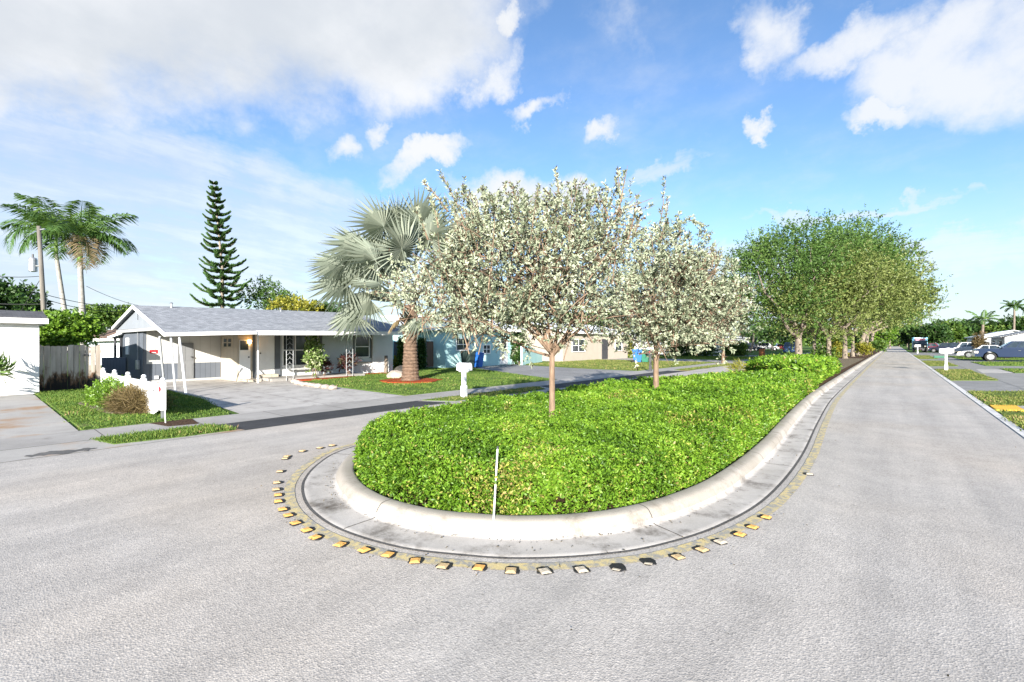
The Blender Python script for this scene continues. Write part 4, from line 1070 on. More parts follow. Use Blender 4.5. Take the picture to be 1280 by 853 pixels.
# hedges and garden plants on the left
def hedge_box(label, p0, p1, w, h, m, seed, n, ll, group=None, name='hedge', z0=0.):
    rng = np.random.default_rng(seed); a = V3(p0); b = V3(p1); a[2] = b[2] = 0; L = np.linalg.norm(b - a); u = (b - a) / L; s = np.array([-u[1], u[0], 0])
    t = thing(name, label, 'hedge', a, 0, group)
    P = a + u * rng.uniform(0, L, (n, 1)) + s * rng.uniform(-w / 2, w / 2, (n, 1)); P[:, 2] = z0 + rng.uniform(0, 1, n) ** .75 * h * (1 + .08 * vnoise(P * 2, seed))
    d = nrm(rng.normal(size=(n, 3)) + [.3, -.3, .5]); k = 7
    pos = np.repeat(P, k, 0) + rng.normal(size=(n * k, 3)) * ll * .8; dr = np.repeat(d, k, 0) + rng.normal(size=(n * k, 3)) * .8
    v, f = leaves(pos, dr, ll * rng.uniform(.7, 1.3, n * k), ll * .55, .2, rng)
    np_mesh('foliage', v - a, f, M[m], t, np.clip(rng.normal(.5, .2, n * k), 0, 1))
    mb = MB()
    for i in range(max(3, int(L / .5))):
        q = a + u * L * (i + .5) / max(3, int(L / .5)); mb.tube([q, q + [0, 0, h * .6]], [.03, .015], 5)
    mb.build('stem', M['twig'], t, world=True, fix=False); return t
hedge_box('tall dark clipped hedge across the street behind the single-trunk buttonwood', W(832, 446), W(893, 446), 2.4, 2.7, 'darkleaf', 91, 1500, .24)
hedge_box('lower green hedge past the tall dark one beside the street', W(908, 445), W(930, 445), 2., 1.6, 'midleaf', 92, 700, .24)
# ------------------------------------------------------------------ houses
def wbox(parent, name, m, x0, x1, y0, y1, z0, z1, bevel=0.): 
    mb = MB(); mb.box(min(x0, x1), max(x0, x1), min(y0, y1), max(y0, y1), min(z0, z1), max(z0, z1)); return mb.build(name, m, parent, world=True, bevel=bevel)
def window_x(parent, Xp, y0, y1, z0, z1, cols=1, rows=2, frame=M['white'], fw=.06, label=None, dark=None, proud=.05, curtain=None):
    """window in a wall facing +X"""
    fr = MB(); fr.box(Xp, Xp + proud, y0 - fw, y0, z0 - fw, z1 + fw); fr.box(Xp, Xp + proud, y1, y1 + fw, z0 - fw, z1 + fw)
    fr.box(Xp, Xp + proud, y0, y1, z1, z1 + fw); fr.box(Xp, Xp + proud + .03, y0, y1, z0 - fw, z0)
    for i in range(1, cols):
        y = y0 + (y1 - y0) * i / cols; fr.box(Xp + .004, Xp + proud - .006, y - .025, y + .025, z0, z1)
    for j in range(1, rows):
        z = z0 + (z1 - z0) * j / rows
        for i in range(cols):
            a = y0 + (y1 - y0) * i / cols + (.025 if i else 0); b = y0 + (y1 - y0) * (i + 1) / cols - (.025 if i < cols - 1 else 0)
            fr.box(Xp + .004, Xp + proud - .012, a, b, z - .025, z + .025)
    w = fr.build('window', dark or frame, parent, world=True)
    if label: w['label'] = label
    p = MB(); p.box(Xp + .002, Xp + .012, y0, y1, z0, z1); p.build('pane', M['glass'], w, world=True)
    return w
def door_x(parent, Xp, y0, y1, z0, z1, m=M['white'], pane=None, handle=True, label=None, side=1):
    d = MB(); d.box(Xp, Xp + .05, y0, y1, z0, z1)
    w_ = (y1 - y0)
    if not pane:
        for a, b in ((.1, .46), (.54, .9)):
            for c, e in ((.06, .42), (.5, .94)):
                d.box(Xp + .05, Xp + .058, y0 + w_ * a, y0 + w_ * b, z0 + (z1 - z0) * c, z0 + (z1 - z0) * e)
    o = d.build('door', m, parent, world=True)
    if label: o['label'] = label
    if pane:
        p = MB(); p.box(Xp + .05, Xp + .06, y0 + w_ * pane[0], y0 + w_ * pane[1], z0 + (z1 - z0) * pane[2], z0 + (z1 - z0) * pane[3]); p.build('pane', M['glass'], o, world=True)
    if handle:
        h = MB(); yy = y1 - .09 if side > 0 else y0 + .09; h.lathe([(.01, 0), (.012, .04), (.035, .05), (.03, .08)], (Xp + .05, yy, z0 + .95), 10, 'x'); h.build('handle', M['darkmetal'], o, world=True, smooth=True)
    return o
def quad_slab(parent, name, m, pts, th):
    """roof plane given by its four upper corners, with thickness"""
    mb = MB(); mb.prism([Vector(p) for p in pts], (0, 0, -th)); return mb.build(name, m, parent, world=True)

# ---- grey house with the carport
XBk, XBm, XDr, XRi, XEc, XEp, XRear = -23.8, -21.75, -21.9, -24.0, -19.2, -19.25, -28.3
y_g = 4.45
h1 = thing('ranch_house', 'low house with pale grey shingle roof, open carport and dark grey siding', 'house', (-24, 10, 0))
zr0, zr1 = 3.22, 3.42; y_end = X(464, 400, XDr).y; yB = X(321, 415, XEc).y
ze0 = X(213, 416.5, XEc).z; ze1 = X(321, 414.3, XEc).z
# roof: carport slope, porch slope, rear slope
quad_slab(h1, 'roof', M['roof1'], [(XEc, y_g - .16, ze0), (XEc, yB, ze1), (XRi, yB, zr0 + .07), (XRi, y_g - .16, zr0)], .10)
zp0 = ze1 + .012; zp1 = zp0 + .10; yE = y_end + .4
quad_slab(h1, 'roof', M['roof1'], [(XEp, yB + .003, zp0), (XEp, yE, zp1), (XRi, yE, zr1), (XRi, yB + .003, zr0 + .07)], .10)
quad_slab(h1, 'roof', M['roof1'], [(XRi - .003, y_g - .16, zr0), (XRi - .003, yE, zr1), (XRear, yE, 2.5), (XRear, y_g - .16, 2.4)], .10)
mb = MB(); mb.prism([(XEc + .002, y_g - .17, ze0 - .115), (XEc + .002, yB, ze1 - .115), (XEc + .002, yB, ze1 + .012), (XEc + .002, y_g - .17, ze0 + .012)], (.03, 0, 0)); mb.build('fascia', M['white'], h1, world=True)
mb = MB(); mb.prism([(XEp + .002, yB + .01, zp0 - .16), (XEp + .002, yE, zp1 - .16), (XEp + .002, yE, zp1 + .012), (XEp + .002, yB + .01, zp0 + .012)], (.03, 0, 0)); mb.build('fascia', M['white'], h1, world=True)
mb = MB(); 
for a, b in (((XEc + .03, ze0), (XRi, zr0)), ((XRi, zr0), (XRear, 2.4))):
    mb.prism([(a[0], y_g - .192, a[1] - .13), (b[0], y_g - .192, b[1] - .13), (b[0], y_g - .192, b[1] + .015), (a[0], y_g - .192, a[1] + .015)], (0, .03, 0))
mb.build('bargeboard', M['white'], h1, world=True)
# gable infill and its beam
zb_ = 2.26
mb = MB(); mb.prism([(XEc - 1.0, y_g - .02, zb_), (XRi, y_g - .02, zr0 - .13), (XRear + .1, y_g - .02, zb_ + .02)], (0, .04, 0)); mb.build('gable', M['gable'], h1, world=True)
wbox(h1, 'gable_vent', M['greypaint'], XRi + .1, XRi + .16, y_g - .045, y_g - .022, 2.62, 2.90)
wbox(h1, 'beam', M['soffit'], XRear + .2, XEc - 1.15, y_g - .05, y_g + .08, zb_ - .12, zb_ - .005)
# walls
wbox(h1, 'wall', M['greysiding'], XRear + .2, XBk - .002, y_g + .12, y_g + .24, 0, zb_ - .13)['label'] = 'dark grey siding wall at the gable end'
yk = X(276, 470, XBk).y; yd0 = X(222, 470, XBk).y; yd1 = X(241.5, 470, XBk).y; ztop = 2.35; zl = X(250, 453.5, XBk).z
wbox(h1, 'wall', M['whitesiding'], XBk - .12, XBk, y_g + .24, yk, zl + .003, ztop)['label'] = 'white upper wall at the back of the carport'
wbox(h1, 'wall', M['greysiding'], XBk - .12, XBk, y_g + .24, yk, 0, zl)['label'] = 'dark grey lower wall at the back of the carport'
wbox(h1, 'kick_board', M['soffit'], XBk + .002, XBk + .025, y_g + .3, yk, .0, .10)
door_x(h1, XBk + .003, yd0, yd1, .11, X(230, 429, XBk).z, M['midgrey'], label='plain grey carport door')
# beige utility room standing forward
ybm = X(277.5, 470, XBm).y; ybe = X(315.5, 470, XBm).y
wbox(h1, 'wall', M['beige'], XBk - .1, XBm, yk + .003, ybe, 0, ztop)['label'] = 'beige utility room wall'
wy0, wy1 = X(279, 430, XBm).y, X(288.5, 430, XBm).y; wz0, wz1 = X(284, 433.5, XBm).z, X(284, 423.5, XBm).z
window_x(h1, XBm + .002, wy0, wy1, wz0, wz1, 2, 2, M['beige'], .05, 'small four pane window in the beige wall')
door_x(h1, XBm + .002, X(299, 430, XBm).y, X(312.5, 430, XBm).y, .10, X(305, 425, XBm).z, M['white'], (.04, .80, .74, .98), label='white side door with a dark glass top light')
wbox(h1, 'step', M['beige'], XBm + .01, XBm + .75, X(303, 470, XBm).y, X(318, 470, XBm).y, 0, .09)
lp = X(310.2, 427.5, XBm); 
lm_ = MB(); lm_.lathe([(.02, -.1), (.07, -.06), (.08, .06), (.03, .1)], (XBm + .16, lp.y, lp.z), 10); o = lm_.build('wall_lamp', emit('lit_lamp', (1, .55, .18), 6.), h1, world=True, smooth=True)
mb = MB(); mb.box(XBm + .052, XBm + .15, lp.y - .02, lp.y + .02, lp.z - .02, lp.z + .02); mb.build('bracket', M['darkmetal'], o, world=True)
# porch facade
def fac(px): return X(px, 440, XDr).y
yA = X(313.5, 440, XDr).y
wbox(h1, 'wall', M['stucco'], XDr - .15, XDr, ybe + .003, y_end, 0, 2.40)
wbox(h1, 'wall_panel', M['greypaint'], XDr + .003, XDr + .06, fac(314), fac(318.5), .13, 2.3)
door_x(h1, XDr + .003, fac(321.5), fac(342.5), .26, X(331, 419.5, XDr).z, M['white'], label='white front door', side=-1)
wbox(h1, 'door_step', M['beige'], XDr + .004, XDr + .35, fac(320), fac(344), .13, .25)
wbox(h1, 'wall_panel', M['greypaint'], XDr + .003, XDr + .08, fac(343), fac(349.5), .13, 2.3)
wz0, wz1 = X(380, 456, XDr).z, X(380, 419.5, XDr).z
window_x(h1, XDr + .003, fac(354), fac(396.5), wz0, wz1, 3, 2, M['white'], .07, 'wide white framed front window')
wbox(h1, 'wall_panel', M['greypaint'], XDr + .003, XDr + .06, fac(398), fac(402), .13, 2.3)
wbox(h1, 'wall', M['bluewhite'], XDr + .003, XDr + .03, fac(402.3), fac(441), .13, 2.34)['label'] = 'pale blue white wall panel under the porch'
w2 = window_x(h1, XDr + .003, fac(444), fac(460.5), X(452, 446, XDr).z, X(452, 421, XDr).z, 1, 2, M['white'], .05, 'narrow double hung window with grey surround')
wbox(h1, 'window_surround', M['greypaint'], XDr + .003, XDr + .04, fac(440.5), fac(443.1), X(452, 448, XDr).z, 2.3)
wbox(h1, 'window_surround', M['greypaint'], XDr + .003, XDr + .04, fac(461.3), fac(465), X(452, 448, XDr).z, 2.3)
wbox(h1, 'sill', M['soffit'], XDr + .003, XDr + .14, fac(443), fac(466), X(452, 452, XDr).z - .04, X(452, 452, XDr).z)
wbox(h1, 'porch_floor', M['walk'], XDr + .01, XEp - 1.2, ybe + .3, fac(437), .0, .125)
wbox(h1, 'planter_ledge', M['soffit'], XDr + .14, XDr + .30, fac(356), fac(396), .42, .47)
# projecting end wing
yW0, yW1 = y_end + .003, X(491, 440, XDr + .15).y
wbox(h1, 'wall', M['stucco'], XRear + .5, XDr + .15, yW0, yW1, 0, 2.42)['label'] = 'bright white end wing wall'
quad_slab(h1, 'roof', M['roof1'], [(XDr + .75, yE + .003, 2.56), (XDr + .75, yW1 + .3, 2.58), (XRi - 1.2, yW1 + .3, 3.25), (XRi - 1.2, yE + .003, 3.2)], .1)
wbox(h1, 'fascia', M['white'], XDr + .752, XDr + .782, yE, yW1 + .3, 2.42, 2.575)
# posts
def leg(px0, py0, px1, py1, m, r=.035):
    b = W(px1, py1); t = X(px0, py0, XEc - .12); t.z = ze0 - .13
    mb = MB(); mb.tube([b, (t.x, t.y, t.z)], r, 8); return mb.build('post', m, h1, world=True)
leg(213.5, 418, 219.5, 491, M['metalpost']); leg(224, 417, 232.5, 492.5, M['vinyl']); leg(199.5, 413, 206, 486, M['metalpost'])
b = W(322.5, 479); mb = MB(); mb.tube([b, (b.x, b.y, 2.33)], .035, 8); mb.build('post', M['vinyl'], h1, world=True)
XPo = -20.4
for pxa, pxb in ((358, 366.5), (433, 441)):
    ya, yb = X(pxa, 440, XPo).y, X(pxb, 440, XPo).y; mb = MB()
    for y in (ya, yb): mb.tube([(XPo, y, .0), (XPo, y, zp0 + .16)], .013, 6)
    for i in range(9):
        z = .25 + i * .22; c = (ya + yb) / 2; mb.tube([(XPo, ya, z), (XPo, c - .02, z + .08), (XPo, c, z + .16), (XPo, c + .02, z + .08), (XPo, yb, z)], .006, 5)
    mb.build('trellis_post', M['metalpost'], h1, world=True)
# meter, sign, socket on the gable wall
wbox(h1, 'window', M['white'], X(158, 440, 0.0001).x * 0 - 26.9, -26.35, y_g + .085, y_g + .118, 1.15, 1.9)
wbox(h1, 'utility_meter', M['galv'], -24.5, -24.25, y_g + .0, y_g + .118, .55, .95, .02)
mb = MB(); mb.tube([(-24.38, y_g + .06, .95), (-24.38, y_g + .06, 2.1)], .02, 6); mb.build('conduit', M['galv'], h1, world=True)
mb = MB(); yn0, yn1 = X(187, 438, XBk).y, X(197, 438, XBk).y; mb.box(XBk + .003, XBk + .015, yn0, yn1, X(192, 442, XBk).z, X(192, 437.6, XBk).z); nsn = mb.build('notice_sign', M['red'], h1, world=True, bevel=.004)
mb = MB(); zz0 = X(192, 441.6, XBk).z
mb.box(XBk + .0155, XBk + .018, yn0 + .06, yn1 - .06, zz0 + .01, zz0 + .04)
mb.build('text_strip', M['white'], nsn, world=True)
wbox(h1, 'outlet_box', M['white'], XBk + .003, XBk + .05, X(193, 470, XBk).y, X(198, 470, XBk).y, X(195, 474, XBk).z, X(195, 470, XBk).z)
# roof vents
for px, py in ((215, 386), (352, 391)):
    p = X(px, py, XRi + .4); mb = MB(); mb.lathe([(.04, -.25), (.04, .08), (.07, .1), (.02, .14)], (XRi + .3, p.y, zr0 + .05), 8); mb.build('vent_pipe', M['galv'], h1, world=True)

# ---- white garage at the left edge
Xg = -21.6
h0 = thing('garage', 'white stuccoed garage with dark flat roof at the left edge', 'garage', (Xg - 3, -2, 0))
yg1 = X(49, 470, Xg).y; zg = X(20, 404.5, Xg).z
wbox(h0, 'wall', M['stucco'], Xg - 6, Xg, -9, yg1, 0, zg)
wbox(h0, 'fascia', M['white'], Xg - 6.2, Xg + .25, -9, yg1 + .2, zg + .003, zg + .17)
mb = MB(); a = zg + .173
mb.prism([(Xg + .2, -9, a), (Xg + .2, yg1 + .18, a), (Xg - 1.4, yg1 + .18, a + .28), (Xg - 1.4, -9, a + .28)], (0, 0, .03)); mb.build('roof', M['roofdark'], h0, world=True)
mb = MB(); mb.prism([(Xg - 1.403, -9, a + .28), (Xg - 1.403, yg1 + .18, a + .28), (Xg - 6.1, yg1 + .18, a), (Xg - 6.1, -9, a)], (0, 0, .03)); mb.build('roof', M['roofdark'], h0, world=True)

# ---- brown roofed house behind
hb = thing('brown_roof_house', 'small house with brown shingle roof seen behind the wooden fence', 'house', gz(D(125, 430, 34)))
c = D(102, 424, 34); e = D(156, 424, 34); u = (e - c); u.z = 0; n_ = Vector((-u.y, u.x, 0)).normalized()
ztp = D(130, 408, 34).z; zlo = D(130, 424, 34).z
quad_slab(hb, 'roof', M['roofbrown'], [(c.x, c.y, zlo), (e.x, e.y, zlo + .1), (e.x + n_.x * 3, e.y + n_.y * 3, ztp), (c.x + n_.x * 3, c.y + n_.y * 3, ztp)], .12)
mb = MB(); q = [c + n_ * .5, e + n_ * .5, e + n_ * 3, c + n_ * 3]; mb.prism([(p.x, p.y, 0) for p in q], (0, 0, zlo - .02)); mb.build('wall', M['bluewhite'], hb, world=True)
mb = MB(); mb.prism([(c.x - n_.x * .02, c.y - n_.y * .02, zlo - .2), (e.x - n_.x * .02, e.y - n_.y * .02, zlo - .1), (e.x - n_.x * .02, e.y - n_.y * .02, zlo + .02), (c.x - n_.x * .02, c.y - n_.y * .02, zlo + .02)], n_ * .05); mb.build('fascia', M['white'], hb, world=True)
# patio cover beside it
pc0 = thing('patio_cover', 'small flat white patio cover on dark posts beside the grey gable', 'patio cover', gz(D(146, 445, 22)))
a, b2_ = D(134, 424, 21), D(153, 417, 21); u = (b2_ - a); u.z = 0; n_ = Vector((-u.y, u.x, 0)).normalized()
mb = MB(); mb.prism([(a.x, a.y, a.z), (b2_.x, b2_.y, b2_.z), (b2_.x + n_.x * 2, b2_.y + n_.y * 2, b2_.z + .1), (a.x + n_.x * 2, a.y + n_.y * 2, a.z + .1)], (0, 0, .1)); mb.build('canopy', M['white'], pc0, world=True)
for px in (144, 151):
    p = D(px, 420, 21.3); mb = MB(); mb.tube([(p.x, p.y, 0), (p.x, p.y, 1.95)], .05, 6); mb.build('post', M['darkmetal'], pc0, world=True)
a, b2_ = D(127, 460, 20.5), D(157, 460, 20.5)
mb = MB(); t_ = (b2_ - a).normalized(); n2 = Vector((-t_.y, t_.x, 0)) * .06; mb.prism([(a.x, a.y, 0), (b2_.x, b2_.y, 0), (b2_.x + n2.x, b2_.y + n2.y, 0), (a.x + n2.x, a.y + n2.y, 0)], (0, 0, D(140, 447, 20.5).z))
o = mb.build('garden_screen', M['greysiding'], None); tag(o, 'low dark grey screen wall between the wooden fence and the grey house', 'screen wall')

# ---- turquoise house
XT = -23.0
h2 = thing('turquoise_house', 'turquoise stuccoed house with flat white roof behind the wheelie bins', 'house', (XT - 4, 27, 0))
yT0, yT1 = X(556.5, 440, XT).y, X(648, 440, XT).y
zt = 2.55
wbox(h2, 'wall', M['turq'], XT - 7, XT, yT0, yT1, 0, zt)
yv0 = X(498, 440, XT - 3.2).y
wbox(h2, 'wall', M['turq'], XT - 7, XT - 3.2, yv0, yT0 - .003, 0, 2.5)
wbox(h2, 'fascia', M['turqdark'], XT - 7.3, XT - 1.4, yv0 - .3, yT0 - .01, 2.503, 2.66)
mb = MB(); z = 2.663; mb.prism([(XT - 1.3, yv0 - .35, z), (XT - 1.3, yT0 - .02, z), (XT - 5, yT0 - .02, z + .95), (XT - 5, yv0 - .35, z + .95)], (0, 0, .06)); mb.build('roof', M['roofwhite'], h2, world=True)
wbox(h2, 'fascia', M['white'], XT - 7.3, XT + .5, yT0 - .3, yT1 + .4, zt + .003, zt + .18)
mb = MB(); z = zt + .183; mb.prism([(XT + .5, yT0 - .3, z), (XT + .5, yT1 + .4, z), (XT - 3.5, yT1 + .4, z + .9), (XT - 3.5, yT0 - .3, z + .9)], (0, 0, .06)); mb.build('roof', M['roofwhite'], h2, world=True)
def fx(px): return X(px, 440, XT).y
window_x(h2, XT + .003, fx(570.5), fx(585.5), X(578, 437.5, XT).z, X(578, 424, XT).z, 1, 2, M['white'], .07, 'two light window left of the bins')
window_x(h2, XT + .003, fx(604), fx(612), X(608, 441.5, XT).z, X(608, 432, XT).z, 2, 2, M['white'], .07, 'small four pane window right of the bins')
door_x(h2, XT + .003, fx(624.5), fx(634), .05, X(629, 424.5, XT).z, M['white'], (.2, .8, .55, .92), label='white door with tall glass light')
wbox(h2, 'floor_vent', M['darkmetal'], XT + .003, XT + .02, fx(606), fx(612), X(609, 459.5, XT).z, X(609, 457.5, XT).z)
lw = thing('garden_wall', 'low curved turquoise garden wall beside the turquoise house', 'wall', (-21, fx(650), 0))
p0, p1 = W(653, 456.5), W(678, 452.5); mb = MB(); prof_ = []
for i in range(13):
    t = i / 12; q = p0.lerp(p1, t); prof_.append((q, 1.55 - .95 * t ** 1.6 if t > .25 else 1.55 - .95 * .25 ** 1.6))
nn = Vector((-(p1 - p0).y, (p1 - p0).x, 0)).normalized() * .15
poly = [(q.x, q.y, 0) for q, z in prof_] + [(q.x, q.y, z) for q, z in prof_[::-1]]
mb.prism(poly, nn); mb.build('wall', M['turq'], lw, world=True)
# gate between the houses
g0, g1 = X(533, 450, XT - 1.2), X(556, 450, XT - 1.2)
gt = thing('board_gate', 'brown upright board gate between the grey and turquoise houses', 'gate', (XT - 1.2, g0.y, 0))
wbox(gt, 'board_panel', M['browngate'], XT - 1.25, XT - 1.2, g0.y, g1.y, .05, X(545, 427, XT - 1.2).z)
for y in (g0.y - .06, g1.y + .003): wbox(gt, 'post', M['greypaint'], XT - 1.27, XT - 1.18, y, y + .06, 0, X(545, 426, XT - 1.2).z)
mb = MB()
for i in range(9): y = g0.y + (g1.y - g0.y) * (i + .2) / 9; mb.box(XT - 1.245, XT - 1.21, y, y + .12, X(545, 426.5, XT - 1.2).z, X(545, 425.2, XT - 1.2).z)
mb.build('top_rail', M['white'], gt, world=True)
sf = thing('dark_side_gate', 'narrow dark grey gate beside the white end wing', 'gate', (XT - 1.6, X(494, 450, XT - 1.6).y, 0))
wbox(sf, 'panel', M['greysiding'], XT - 1.65, XT - 1.6, X(492.5, 450, XT - 1.6).y, X(499, 450, XT - 1.6).y, .03, 1.75)
wbox(sf, 'frame', M['darkmetal'], XT - 1.598, XT - 1.57, X(492.5, 450, XT - 1.6).y, X(499, 450, XT - 1.6).y, 1.68, 1.76)

# ---- beige house beyond, and the white houses further along
def simple_house(label, x0, x1, y0, y1, zw, wallm, roofm, wins=(), doors=(), ridge=1.0, facing=1, name='far_house', fasc='white', eave=.4):
    h = thing(name, label, 'house', ((x0 + x1) / 2, (y0 + y1) / 2, 0))
    wbox(h, 'wall', wallm, x0, x1, y0, y1, 0, zw)
    xm = (x0 + x1) / 2
    for s in (0, 1):
        xe = (x1 + eave) if s else (x0 - eave)
        quad_slab(h, 'roof', roofm, [(xe, y0 - eave, zw + .12), (xe, y1 + eave, zw + .12), (xm + (.002 if s else -.002), y1 + eave, zw + ridge), (xm + (.002 if s else -.002), y0 - eave, zw + ridge)], .1)
    for s in (0, 1):
        xe = (x1 + eave + .002) if s else (x0 - eave - .032)
        wbox(h, 'fascia', M[fasc], xe, xe + .03, y0 - eave, y1 + eave, zw - .02, zw + .13)
    for y in (y0 + .0, y1 - .05):
        mb = MB(); mb.prism([(x0, y, zw + .002), (x1, y, zw + .002), (xm, y, zw + ridge - .16)], (0, .05, 0)); mb.build('gable', wallm, h, world=True)
    Xf = x1 + .003 if facing > 0 else None
    for (a, b, z0, z1, cc) in wins:
        if facing > 0: window_x(h, Xf, a, b, z0, z1, cc, 2)
        else:
            f = MB(); f.box(x0 - .05, x0 - .003, a - .06, b + .06, z0 - .06, z1 + .06); w = f.build('window', M['white'], h, world=True)
            f = MB(); f.box(x0 - .058, x0 - .052, a, b, z0, z1); f.build('pane', M['glass'], w, world=True)
    for (a, b, m) in doors:
        if facing > 0: door_x(h, Xf, a, b, .05, 2.1, M[m])
        else:
            f = MB(); f.box(x0 - .05, x0 - .003, a, b, .05, 2.1); f.build('door', M[m], h, world=True)
    return h
M['beigewall'] = plain('beige_stucco', (.38, .335, .28), .8, .05, 2., .4, .2, world=True)
M['palewall'] = plain('pale_grey_stucco', (.66, .67, .68), .8, .05, 2., .4, .2, world=True)
simple_house('beige house with dark front door behind the nearest buttonwood', -31, -23.0, 34.5, 47.5, 2.6, M['beigewall'], M['roofwhite'], [(36, 38.2, .9, 2.0, 2), (44.5, 46, .9, 2.0, 1)], [(41.6, 42.8, 'darkmetal')], 1.2)
simple_house('white house with pale roof far down the left side of the street', -33, -24, 70, 92, 2.7, M['stucco'], M['roofwhite'], [(72, 74, .9, 2, 2), (80, 83, .9, 2, 2), (88, 90, .9, 2, 2)], [(77, 78.2, 'greypaint')], 1.3)
simple_house('farther white house with grey roof beyond the parked cars on the left', -36, -26, 100, 124, 2.8, M['palewall'], M['roof1'], [(103, 106, .9, 2, 2), (112, 115, .9, 2, 2)], [(109, 110.2, 'greypaint')], 1.4)
simple_house('white house with low pale roof behind the parked cars on the right', 11, 19, 112, 128, 2.7, M['stucco'], M['roofwhite'], [(115, 117, .9, 2, 2), (123, 126, .9, 2, 2)], [(120, 121.2, 'greypaint')], 1.2, facing=-1)
simple_house('pale house with grey roof at the right edge behind the blue pickup', 11.6, 20, 92, 104, 2.5, M['palewall'], M['roof1'], [(94, 96, .9, 2, 2), (100, 102, .9, 2, 2)], [(98, 99.2, 'white')], 1.3, facing=-1)
rl = thing('porch_railing', 'white baluster railing in front of the pale house at the right edge', 'railing', (11.5, 90, 0))
wbox(rl, 'top_rail', M['white'], 11.4, 17, 90, 90.12, 2.0, 2.12); wbox(rl, 'bottom_rail', M['white'], 11.4, 17, 90, 90.12, .3, .4)
mb = MB()
for i in range(14): x = 11.45 + i * .41; mb.box(x, x + .14, 90.02, 90.1, .39, 2.01)
mb.build('balusters', M['white'], rl, world=True)
# ------------------------------------------------------------------ fences, mailboxes, bins, markers, small things
def ubox(parent, name, m, x0, x1, y0, y1, z0, z1, bevel=0.):
    mb = MB(); mb.box(x0, x1, y0, y1, z0, z1); return mb.build(name, m, parent, bevel=bevel)
# weathered board fence
rng = np.random.default_rng(33)
f0, f1 = W(47.5, 490), W(127, 485); f0.z = f1.z = 0; u = (f1 - f0); Lf = u.length; u.normalize()
wf = thing('wooden_fence', 'weathered grey board fence, black with rot along its foot, beside the garage', 'fence', f0, math.atan2(u.y, u.x))
mb = MB(); x = 0.; 
while x < Lf - .05:
    w = rng.uniform(.125, .155); h = X(80, 432.5, -21.5).z * rng.uniform(.975, 1.025); t = rng.uniform(-.012, .012)
    mb.prism([(x, t, .02), (x + w, t, .02), (x + w + rng.uniform(-.01, .01), t, h * .995), (x + w * .5, t, h), (x + rng.uniform(-.01, .01), t, h * .99)], (0, .022, 0)); x += w + rng.uniform(.004, .016)
mb.build('board_panel', M['fencewood'], wf)
for z in (.35, 1.3): ubox(wf, 'rail', M['fencewood'], 0, Lf, .04, .08, z, z + .09)
for x in (0.02, Lf * .5, Lf - .1): ubox(wf, 'post', M['fencewood'], x, x + .09, .083, .17, 0, 1.6)
mb = MB(); mb.box(Lf * .70, Lf * .70 + .12, -.05, -.02, 1.2, 1.26); mb.build('latch', M['darkmetal'], wf)

# white vinyl fence
v0, v1 = W(129, 497), W(203.5, 524.5); v0.z = v1.z = 0; u = (v1 - v0); Lv = u.length; u.normalize()
vf = thing('vinyl_fence', 'low white vinyl fence with ball capped posts and a red reflector on its end post', 'fence', v0, math.atan2(u.y, u.x))
zt = .78
mb = MB(); nP = 46
for i in range(nP):
    x = Lv * i / nP; g = .03 + .28 * max(0, (i / nP - .86) / .14); mb.box(x + .004, x + Lv / nP - .004, -.012, .012, g, zt - .06)
mb.build('picket_panel', M['vinyl'], vf)
ubox(vf, 'rail', M['vinyl'], 0, Lv, -.035, -.0125, zt - .16, zt - .05, .006); ubox(vf, 'rail', M['vinyl'], 0, Lv * .9, -.035, -.0125, .16, .25, .006)
ubox(vf, 'top_rail', M['vinyl'], 0, Lv, -.03, .03, zt - .058, zt - .02, .006)
last = None
for i in range(5):
    x = Lv * i / 4; p = ubox(vf, 'post', M['vinyl'], x - .05, x + .05, -.05, .05, 0 if i < 4 else .2, zt + .02, .006)
    mb = MB(); mb.lathe([(.062, zt + .022), (.062, zt + .04), (.03, zt + .045), (.05, zt + .075), (.05, zt + .10), (.025, zt + .125)], (x, 0, 0), 12); mb.build('post_cap', M['vinyl'], p, smooth=False)
    last = p
mb = MB(); mb.lathe([(.0, 0), (.058, 0), (.058, .012), (0, .014)], (Lv - .0, -.051, zt - .12), 16, 'y'); r_ = mb.build('reflector', M['red'], last); r_.location = (0, 0, 0); r_.data.transform(Matrix.Translation((0, -.012, 0)))
ubox(last, 'bracket', M['galv'], Lv - .03, Lv + .03, -.03, .03, -.02, .199)
for i in range(6):
    x = Lv * (i + .5) / 6; mb = MB(); mb.lathe([(.018, 0), (.018, .02)], (x, -.058, zt - .21 + .02 * (i % 2)), 8, 'y'); mb.build('bolt', M['darkmetal'], vf)

def stake(name, label, top, bottom, r, m, group=None, h=None, dark=None):
    mb = MB(); b = Vector(bottom); t = Vector(top); mb.tube([b, t], r, 8)
    o = thing(name, label, 'stake', b, 0, group); mb.build('rod', m, o, world=True)
    mb = MB(); mb.tube([t - (t - b) * .01 , t + (t - b) * .03], r * 1.25, 8); mb.build('tip', dark or M['darkmetal'], o, world=True); return o
p = W(207, 529.5); stake('marker_stake', 'thin white stake leaning on the grass strip by the white fence end', Vector((p.x - .02, p.y - .02, .62)), p, .010, M['vinyl'])
p = D(617, 642, 3.95); q = D(622, 561, 4.3); stake('marker_stake', 'white stake standing in the front of the ground cover', q, Vector((p.x, p.y, .12)), .008, M['vinyl'], dark=M['darkmetal'])
p = D(458, 545, 6.9); p.z = .10; q = D(458, 535, 6.9); stake('marker_stake', 'short white stake at the left rim of the ground cover', q, p, .012, M['vinyl'])
p = D(911.5, 530, 9.0); p.z = .10; q = D(911.5, 520, 9.0); stake('marker_stake', 'small white peg deep in the right half of the ground cover', q, p, .016, M['vinyl'])

